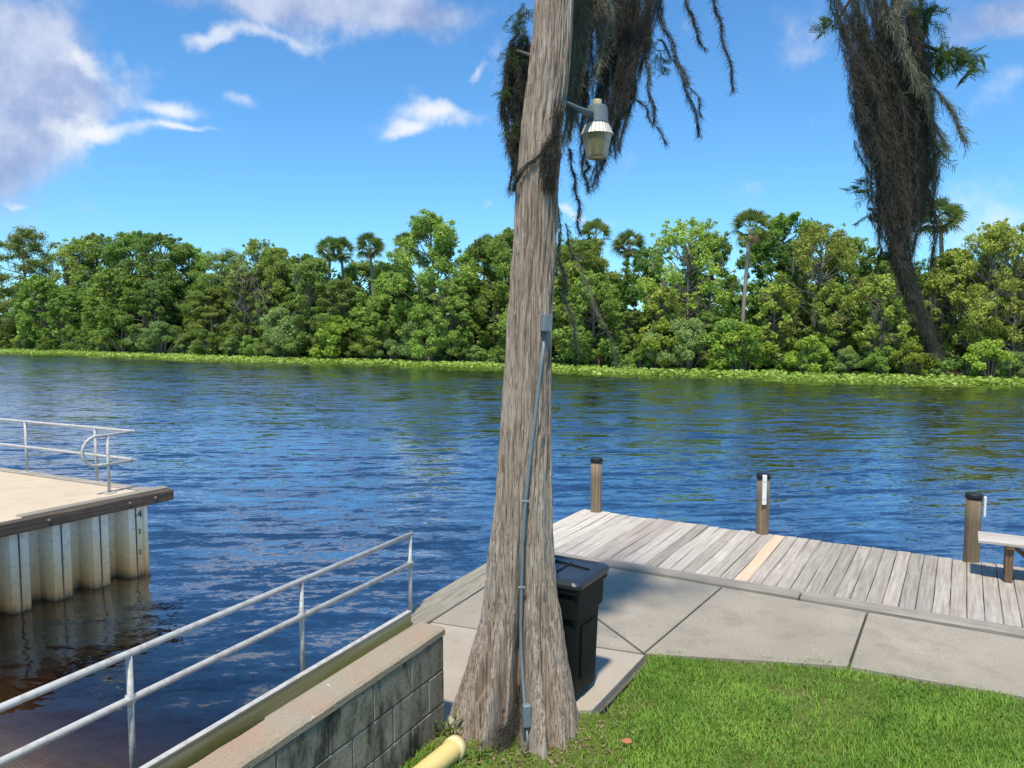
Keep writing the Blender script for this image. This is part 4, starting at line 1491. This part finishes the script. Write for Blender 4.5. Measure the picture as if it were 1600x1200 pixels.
def weed(c, n_, size, label):
    A = []
    V, F = [], []
    for k in range(n_):
        az = rng.uniform(0, 2 * math.pi)
        r_ = size * rng.uniform(.2, 1)
        z = size * rng.uniform(.15, 1.1)
        o = np.array([r_ * math.cos(az), r_ * math.sin(az), z])
        d = unit(np.array([math.cos(az), math.sin(az), rng.uniform(-.3, .5)]))
        s = unit(np.cross(d, np.array([0, 0, 1])))
        L = size * rng.uniform(.25, .5)
        b = len(V)
        V += [o, o + d * L * .5 + s * L * .25, o + d * L, o + d * L * .5 - s * L * .25]
        F.append((b, b + 1, b + 2, b + 3))
    root = empty('weed', c)
    link_mesh('leaves', np_mesh('leaves', np.array(V), np.array(F)), M['weed'], root)
    st = MB()
    for k in range(5):
        az = k * 1.3
        st.tube([(0, 0, -.02), (size * .3 * math.cos(az), size * .3 * math.sin(az), size * .6), (size * .6 * math.cos(az), size * .6 * math.sin(az), size)], [.004, .003, .002], 5)
    st.build('stems', M['weed'], root)
    return tag(root, label, 'weed', 'weeds round the cypress foot')


weed(TC + RT * -.50 + FR * .18 + Vector((0, 0, .58)), 46, .13, 'green weed between the block wall and the cypress foot')
weed(TC + RT * -.27 + FR * .50 + Vector((0, 0, .58)), 26, .09, 'small green weed against the front of the cypress foot')

# ------------------------------------------------------------------ far bank: lily pads
def lily_mesh():
    N = 80000
    X = rng.uniform(-190, 40, N)
    edge = 55.2 + 1.1 * np.sin(X * .11) + .6 * np.sin(X * .37 + 1) + .35 * np.sin(X * .9)
    Y = edge + (62.0 - edge) * rng.random(N) ** 1.0
    gap = vnoise((X + 300) * .45, Y * .8, 31, 997) * .6 + vnoise((X + 300) * 1.6, Y * 2.0, 32, 997) * .4
    ok = rng.random(N) < np.clip((gap - .22) * 3.5, .08, 1)
    X, Y = X[ok], Y[ok]
    N = len(X)
    s = rng.uniform(.07, .16, N)
    up = rng.random(N) < .6
    z = np.where(up, rng.uniform(.05, .42, N), rng.uniform(.008, .03, N))
    tilt = np.where(up, rng.uniform(.2, 1.0, N), rng.uniform(0, .10, N))
    az = rng.uniform(0, 2 * np.pi, N)
    e1 = np.stack([np.cos(az), np.sin(az), np.zeros(N)], -1)
    e2 = np.stack([-np.sin(az) * np.cos(tilt), np.cos(az) * np.cos(tilt), np.sin(tilt)], -1)
    c = np.stack([X, Y, z], -1)
    ring = []
    for k in range(6):
        a = 2 * np.pi * k / 6
        ring.append(c + e1 * (s * math.cos(a))[:, None] + e2 * (s * .85 * math.sin(a))[:, None])
    V = np.stack(ring, 1).reshape(-1, 3)
    b = np.arange(N)[:, None] * 6
    F = np.concatenate([b + np.array([[0, 1, 2, 3]]), b + np.array([[0, 3, 4, 5]])], 0)
    return np_mesh('lily_pads', V, F)


tag(link_mesh('lily_pads', lily_mesh(), M['lily']), 'bright green band of lily pads floating along the far bank', 'lily pads', kind='stuff')

# ------------------------------------------------------------------ far bank: trees
def leaf_cloud(C, r_, n_, size, flat=1.0, up=0.5, shell=.55):
    """n_ leaf faces in an ellipsoid clump round C"""
    d = unit(rng.normal(size=(n_, 3)))
    rad_ = r_ * (shell + (1 - shell) * rng.random(n_)) * rng.uniform(.75, 1.12, n_)
    p = C + d * rad_[:, None] * np.array([1, 1, flat])
    nrm = unit(d * .7 + rng.normal(size=(n_, 3)) * .75 + np.array([0, 0, up]))
    a = unit(np.cross(nrm, rng.normal(size=(n_, 3))))
    b = np.cross(nrm, a)
    s = size * rng.uniform(.55, 1.35, n_)
    a, b = a * s[:, None], b * (s * .55)[:, None]
    return np.stack([p - a, p + b, p + a, p - b], 1)


def make_proto(kind, seed, height):
    global rng
    keep = rng
    rng = np.random.default_rng(seed)
    Q = []
    wood = MB()
    H_ = height
    lean = rng.normal(size=2) * .03 * H_

    def axis(t):
        return np.array([lean[0] * t * t, lean[1] * t * t, H_ * t])

    if kind in ('broad', 'airy', 'dark'):
        W = H_ * (.36 if kind != 'airy' else .31)
        nb = {'broad': 62, 'dark': 62, 'airy': 60}[kind]
        cz0 = {'broad': .10, 'dark': .10, 'airy': .16}[kind]
        wood.tube([axis(t) - np.array([0, 0, .3 if t == 0 else 0]) for t in (0, .2, .4, .6, .8)], [H_ * .02, H_ * .016, H_ * .012, H_ * .008, H_ * .004], 7)
        for k in range(nb):
            t = cz0 + (1 - cz0) * ((k + rng.random()) / nb)
            tt = (t - cz0) / (1 - cz0)
            prof_ = math.sin(math.pi * min(1, .18 + tt * .80)) ** .7
            az = k * 2.4 + rng.uniform(-.5, .5)
            rr = W * prof_ * rng.uniform(.45, 1.0)
            c = axis(t) + np.array([rr * math.cos(az), rr * math.sin(az), 0])
            cr = H_ * (.032 + .075 * rng.random() ** 1.3) * (1.0 if kind != 'airy' else .8)
            c[2] = min(c[2], H_ - cr * .7)
            nl_ = int({'broad': 640, 'dark': 640, 'airy': 400}[kind] * (cr / (H_ * .08)) ** 2)
            Q.append(leaf_cloud(c, cr, nl_, .120 if kind != 'airy' else .110, rng.uniform(.65, .95), .6, .35))
            # small outliers break the outline
            for _ in range(3):
                oc = c + unit(rng.normal(size=3) + np.array([0, 0, .5])) * cr * rng.uniform(.9, 1.35)
                oc[2] = min(oc[2], H_)
                Q.append(leaf_cloud(oc, cr * .33, int(nl_ * .10), .11, .8, .6, .2))
            s0 = axis(max(.12, t - rng.uniform(.10, .2)))
            mid_ = (s0 + c) / 2 + np.array([0, 0, -.02 * H_])
            wood.tube([s0, mid_, c], [H_ * .0065, H_ * .0045, H_ * .002], 5, caps=False)
    elif kind == 'layer':
        W = H_ * .36
        wood.tube([axis(t) - np.array([0, 0, .3 if t == 0 else 0]) for t in (0, .3, .6, .92)], [H_ * .02, H_ * .014, H_ * .009, H_ * .003], 7)
        for k in range(40):
            t = .10 + .86 * (k + rng.random() * .8) / 40
            az = k * 2.4 + rng.uniform(-.5, .5)
            rr = W * (1.02 - t ** 2.2) ** .6 * rng.uniform(.35, 1.0)
            c = axis(t) + np.array([rr * math.cos(az), rr * math.sin(az), -.01 * H_])
            wood.tube([axis(max(.08, t - .08)), c], [H_ * .005, H_ * .0015], 5, caps=False)
            for q in range(3):
                cc = c + np.array([rng.normal() * .05, rng.normal() * .05, rng.normal() * .012]) * H_
                cr = H_ * rng.uniform(.05, .085)
                cc[2] = min(cc[2], H_ - cr * .5)
                Q.append(leaf_cloud(cc, cr, int(260 * (cr / (H_ * .065)) ** 2), .098, rng.uniform(.5, .8), .9, .15))
    elif kind == 'shrub':
        W = H_ * .62
        nb = 22
        for k in range(nb):
            az = rng.uniform(0, 2 * math.pi)
            t = rng.random() ** .8
            rr = W * math.sqrt(max(0.05, 1 - (t * .95) ** 2)) * rng.uniform(.3, 1.0)
            c = np.array([rr * math.cos(az), rr * math.sin(az), H_ * (.12 + .80 * t)])
            cr = H_ * rng.uniform(.12, .20)
            c[2] = min(c[2], H_ - cr * .6)
            Q.append(leaf_cloud(c, cr, int(330 * (cr / .55) ** 1.6) + 50, .092, .75, .6, .3))
            wood.tube([(0.1 * math.cos(az), 0.1 * math.sin(az), -.2), c * np.array([.5, .5, .6]), c], [.05, .03, .012], 5, caps=False)
    elif kind == 'bare':
        wood.tube([axis(t) for t in (0, .3, .6, .95)], [H_ * .018, H_ * .013, H_ * .008, H_ * .003], 7)
        for k in range(16):
            t = .3 + .62 * k / 16
            az = k * 2.4
            rr = H_ * .2 * rng.uniform(.6, 1.1)
            c = axis(min(1, t + .16)) + np.array([rr * math.cos(az), rr * math.sin(az), 0])
            wood.tube([axis(t), (axis(t) + c) / 2 + rng.normal(size=3) * .1, c], [H_ * .007, H_ * .005, H_ * .0015], 5, caps=False)
            for q in range(3):
                e_ = c + rng.normal(size=3) * H_ * .06 + np.array([0, 0, .05 * H_])
                wood.tube([(axis(t) + c * 2) / 3, e_], [H_ * .0025, H_ * .0008], 4, caps=False)
            if k % 3 == 0:
                Q.append(leaf_cloud(c, H_ * .05, 60, .14, .7, .6, .2))
    V = np.concatenate(Q).reshape(-1, 3)
    F = np.arange(len(V)).reshape(-1, 4)
    crown = np_mesh('crown', V, F)
    tr = wood.mesh('trunk')
    beard = None
    if kind in ('airy', 'bare', 'layer'):
        # grey moss hanging from the limbs
        A, B, W_ = [], [], []
        for k in range({'airy': 16, 'bare': 9, 'layer': 10}[kind]):
            az, t = rng.uniform(0, 6.28), rng.uniform(.35, .9)
            rr = H_ * rng.uniform(.06, .24)
            c = axis(t) + np.array([rr * math.cos(az), rr * math.sin(az), 0])
            L = H_ * rng.uniform(.05, .16)
            m_ = 26
            p = c + rng.normal(size=(m_, 3)) * np.array([.11, .11, .05]) + np.array([0, 0, -1]) * (L * rng.random(m_) ** 1.2)[:, None]
            A.append(p); B.append(p + rng.normal(size=(m_, 3)) * .05 + np.array([0, 0, -.45])); W_.append(np.full(m_, .028))
        A, B, W_ = np.concatenate(A), np.concatenate(B), np.concatenate(W_)
        Vb, Fb = quads_from_segments(A, B, W_, unit(np.cross(B - A, rng.normal(size=A.shape))))
        beard = np_mesh('hanging_moss', Vb, Fb)
        beard.materials.append(M['moss_pale'])
    rng = keep
    return tr, crown, beard


def palm_proto(seed, height, skirt):
    global rng
    keep = rng
    rng = np.random.default_rng(seed)
    H_ = height - 1.1
    bend = rng.normal(size=2) * .25
    tr = MB()
    zs = np.linspace(-.3, H_, 10)
    tr.tube([(bend[0] * (max(z, 0) / H_) ** 2, bend[1] * (max(z, 0) / H_) ** 2, z) for z in zs], [.20 - .05 * min(1, i / 3) + .004 * (i % 2) for i in range(10)], 9)
    topc = np.array([bend[0], bend[1], H_])

    def fronds(n_, e0, e1, L, dead):
        out = []
        for k in range(n_):
            az = 2.4 * k + rng.uniform(-.3, .3)
            el = rng.uniform(e0, e1)
            d = np.array([math.cos(az) * math.cos(el), math.sin(az) * math.cos(el), math.sin(el)])
            st = topc + d * .15
            hub = topc + d * L * .55
            s = unit(np.cross(d, np.array([0, 0, 1.0])))
            u = np.cross(s, d)
            ro = rng.uniform(-1.2, 1.2)
            s, u = s * math.cos(ro) + u * math.sin(ro), u * math.cos(ro) - s * math.sin(ro)
            out.append([st - s * .02, st + s * .02, hub + s * .02, hub - s * .02])
            for j in range(13):
                a = (j - 6) / 6 * 1.45
                dd = unit(d * math.cos(a) + s * math.sin(a) + u * (.12 - .1 * abs(a)))
                ln = L * .62 * (1 - .18 * abs(a)) * rng.uniform(.85, 1.1)
                w = unit(np.cross(dd, u)) * .05
                m_ = hub + dd * ln * .55
                e_ = hub + dd * ln + np.array([0, 0, -.22 * ln])
                out.append([hub - w * .4, hub + w * .4, m_ + w, m_ - w])
                out.append([m_ - w, m_ + w, e_ + w * .15, e_ - w * .15])
        return np.array(out)
    green = fronds(46, -.8, 1.5, 1.7, False)
    dead = fronds(12 if skirt else 4, -1.35, -.9, 1.15, True)
    def mk(a, nm):
        V = a.reshape(-1, 3)
        return np_mesh(nm, V, np.arange(len(V)).reshape(-1, 4))
    res = tr.mesh('trunk'), mk(green, 'crown'), mk(dead, 'dead_fronds')
    rng = keep
    return res


PROTO = {}


def proto(key, kind, seeds, height, leaf, bark='limb'):
    PROTO[key] = []
    for s in seeds:
        tr, cr, bd = make_proto(kind, s, height)
        tr.materials.append(M[bark]); cr.materials.append(M[leaf])
        PROTO[key].append((tr, cr, height, bd))


proto('broad', 'broad', (101, 102, 103), 12.0, 'leaf_mid')
proto('dark', 'dark', (111, 112), 12.0, 'leaf_dark')
proto('airy', 'airy', (121, 122, 123), 12.0, 'leaf_pale')
proto('layer', 'layer', (131, 132), 13.0, 'leaf_feather')
proto('mid', 'broad', (141, 142, 143), 7.5, 'leaf_mid')
proto('midfeather', 'layer', (151, 152), 8.0, 'leaf_feather')
proto('midpale', 'airy', (153,), 7.0, 'leaf_pale')
proto('shrub', 'shrub', (161, 162, 163), 3.2, 'leaf_mid')
proto('willow', 'shrub', (171, 172), 3.6, 'leaf_willow')
proto('bright', 'shrub', (181, 182), 2.8, 'leaf_bright')
proto('bare', 'bare', (191, 192), 9.0, 'leaf_willow')
PALMS = []
for s, sk in ((201, True), (202, False)):
    a, b, c = palm_proto(s, 12.5, sk)
    a.materials.append(M['palm_trunk']); b.materials.append(M['palm_leaf']); c.materials.append(M['palm_dead'])
    PALMS.append((a, b, c, 12.5))

ORD = ['first', 'second', 'third', 'fourth', 'fifth', 'sixth', 'seventh', 'eighth', 'ninth', 'tenth', 'eleventh', 'twelfth', 'thirteenth', 'fourteenth', 'fifteenth', 'sixteenth', 'seventeenth', 'eighteenth', 'nineteenth', 'twentieth']


def ordinal(i):
    if i < 20:
        return ORD[i]
    tens = {2: 'twenty', 3: 'thirty', 4: 'forty', 5: 'fifty'}[(i + 1) // 10] if (i + 1) % 10 else None
    if tens is None:
        return {3: 'thirtieth', 4: 'fortieth', 5: 'fiftieth'}[(i + 1) // 10]
    return tens + '-' + ORD[(i + 1) % 10 - 1]


PLANTS = {}


def plant(key, x, y, h, name, desc, cat, group, wide=1.0):
    if key == 'palm':
        v = PALMS[len(PLANTS.get(group, [])) % 2]
        kids = [('trunk', v[0]), ('crown', v[1]), ('dead_fronds', v[2])]
        h0 = v[3]
    else:
        lst = PROTO[key]
        v = lst[random.randrange(len(lst))]
        kids = [('trunk', v[0]), ('crown', v[1])] + ([('hanging_moss', v[3])] if v[3] else [])
        h0 = v[2]
    z = float(bank_z(np.array(x), np.array(y)))
    r_ = empty(name, (x, y, z), random.uniform(0, 6.28))
    s = (h - z) / h0
    r_.scale = (s * wide, s * wide, s) if key != 'palm' else (1, 1, s)
    for nm, me in kids:
        o = bpy.data.objects.new(nm, me)
        COL.objects.link(o)
        o.parent = r_
        if nm == 'hanging_moss':
            o['kind'] = 'stuff'
    r_['category'] = cat
    r_['group'] = group
    PLANTS.setdefault(group, []).append((x / y, r_, desc))
    return r_


SKY = [(-127.8, 66, 19.5, 'c'), (-117.5, 68, 17.1, 'a'), (-118.2, 72, 18.1, 'd'), (-105.4, 69, 17.2, 'd'), (-93.1, 66, 16.0, 'd'), (-92.6, 70, 14.7, 'b'), (-81.7, 66, 13.6, 'c'), (-77.5, 68, 14.5, 'a'), (-70.9, 66, 13.0, 'b'), (-72.3, 71, 12.7, 'd'),
       (-64.4, 67, 13.6, 'p'), (-63.2, 68.5, 13.6, 'p'), (-56.6, 66, 13.5, 'p'), (-64.2, 72, 11.6, 'b'), (-58.7, 72, 11.1, 'd'), (-57.4, 72, 14.2, 'p'), (-46.7, 64, 14.9, 'b'), (-44.2, 69, 12.6, 'd'), (-43.6, 69, 12.9, 'p'), (-39.6, 66, 13.2, 'b'),
       (-37.1, 68, 12.0, 'd'), (-33.5, 68, 12.3, 'a'), (-30.8, 69, 13.5, 'p'), (-30.9, 66, 11.6, 'b'), (-28.7, 70, 12.5, 'p'), (-25.7, 68, 10.9, 'd'), (-20.8, 65, 12.9, 'a'), (-20.6, 71, 12.0, 'd'), (-15.5, 62.8, 12.5, 'p'), (-14.9, 72, 13.6, 'b'),
       (-12.4, 68, 10.7, 'd'), (-9.6, 64, 11.5, 'a'), (-7.9, 68, 10.8, 'b'), (-6.2, 71, 9.4, 'd'), (-4.1, 70, 8.4, 'b'), (-2.6, 68, 8.9, 'a'), (-1.5, 66.5, 12.8, 'p'), (-0.2, 71, 9.7, 'b'), (1.1, 64, 10.9, 'a'), (2.9, 63.5, 10.7, 'a'), (6.1, 66, 11.0, 'b')]
KINDS_ = {'b': ('broad', 'broadleaf_tree', 'green broadleaf tree'), 'd': ('dark', 'broadleaf_tree', 'dark green broadleaf tree'), 'a': ('airy', 'broadleaf_tree', 'airy yellow-green tree'), 'c': ('layer', 'feathery_tree', 'layered feathery tree')}
for x, y, h, k in SKY:
    if k == 'p':
        plant('palm', x, y, h, 'palm_tree', 'fan palm standing above the far bank trees', 'palm', 'fan palms over the far bank')
    else:
        key, nm, ds = KINDS_[k]
        plant(key, x, y, h, nm, 'tall ' + ds + ' on the far bank skyline', 'tree', 'tall trees on the far bank skyline', random.uniform(.92, 1.15))
x = -134.0
i = 0
while x < 7:
    far = x < -55
    key = random.choice(['midfeather', 'midfeather', 'mid', 'midfeather'] if far else ['mid', 'mid', 'midpale', 'midfeather', 'mid'])
    if x > -30 and random.random() < .3: key = 'midpale'
    y = random.uniform(62.0, 66.0)
    h = random.uniform(5.0, 9.6) if not far else random.uniform(6.5, 12.0)
    ds = {'mid': 'bushy green tree', 'midfeather': 'feathery green tree', 'midpale': 'yellow-green tree'}[key]
    plant(key, x, y, h, 'feathery_tree' if key == 'midfeather' else 'broadleaf_tree', 'middling ' + ds + ' under the far bank skyline', 'tree', 'middling trees of the far bank', random.uniform(.9, 1.2))
    x += random.uniform(3.0, 5.4) * (1.35 if far else 1.0)
x = -130.0
while x < 6:
    key = random.choice(['shrub', 'shrub', 'willow', 'bright'] if x > -25 else ['shrub', 'willow', 'shrub', 'shrub'])
    ds = {'shrub': 'green waterside bush', 'willow': 'pale willowy waterside bush', 'bright': 'bright yellow-green waterside bush'}[key]
    plant(key, x, random.uniform(60.0, 62.2), random.uniform(1.6, 4.6) if x < -10 else random.uniform(1.3, 3.4), 'waterside_bush', ds + ' behind the lily pads', 'bush', 'bushes along the far waterline', random.uniform(.85, 1.25))
    x += random.uniform(1.7, 3.0) * (1.5 if x < -60 else 1.0)
FEATURE = [('willow', -64.6, 60.6, 5.8), ('bright', -57.6, 60.4, 5.3), ('mid', -52.3, 62, 6.8), ('mid', -43.2, 61.5, 6.6), ('bright', -10.1, 60.2, 3.2), ('mid', -28.0, 61.6, 8.3), ('midpale', -5.1, 62, 7.4), ('shrub', -15.9, 60.6, 4.3), ('bright', 1.5, 60.2, 2.8), ('bright', -3.2, 60.4, 2.6), ('willow', -21.8, 60.5, 3.3)]
for key, x, y, h in FEATURE:
    if key in ('mid', 'midpale'):
        plant(key, x, y, h, 'broadleaf_tree', 'middling ' + ('bushy green tree' if key == 'mid' else 'yellow-green tree') + ' under the far bank skyline', 'tree', 'middling trees of the far bank', 1.1)
    else:
        plant(key, x, y, h, 'waterside_bush', {'shrub': 'green waterside bush', 'willow': 'pale willowy waterside bush', 'bright': 'bright yellow-green waterside bush'}[key] + ' behind the lily pads', 'bush', 'bushes along the far waterline', 1.05)
for x, y, h in ((-73.0, 62.0, 10.5), (-70.2, 62.5, 8.5), (-29.0, 61.0, 4.2), (-5.2, 61.5, 6.0)):
    plant('bare', x, y, h, 'bare_tree', 'half-bare grey tree among the far bank trees', 'tree', 'half-bare trees of the far bank')
for grp, lst in PLANTS.items():
    lst.sort(key=lambda t: t[0])
    for i, (_, ob, ds) in enumerate(lst):
        short = {'fan palms over the far bank': 'palm', 'bushes along the far waterline': 'bush there', 'half-bare trees of the far bank': 'bare tree'}.get(grp, 'such tree')
        ob['label'] = '%s, %s %s from the left' % (ds, ordinal(i), short)

# the depth of the wood behind the trees one can tell apart: one mass
Q = []
bk = MB()
for k in range(620):
    x_ = rng.uniform(-190, 45)
    y_ = rng.uniform(66, 80)
    zt = rng.uniform(.5, 8.0) if x_ > -60 else rng.uniform(.5, 10.5)
    Q.append(leaf_cloud(np.array([x_, y_, zt]), rng.uniform(1.4, 2.4), 150, .34, .8, .5, .3))
for k in range(500):
    x_ = rng.uniform(-190, 45)
    Q.append(leaf_cloud(np.array([x_, rng.uniform(60.3, 64.5), rng.uniform(.2, 1.3)]), rng.uniform(.5, 1.0), 90, .16, .8, .5, .3))
V = np.concatenate(Q).reshape(-1, 3)
tag(link_mesh('undergrowth', np_mesh('undergrowth', V, np.arange(len(V)).reshape(-1, 4)), M['leaf_dark']), 'dark mass of undergrowth and leaves filling the wood on the far bank', 'undergrowth', kind='stuff')
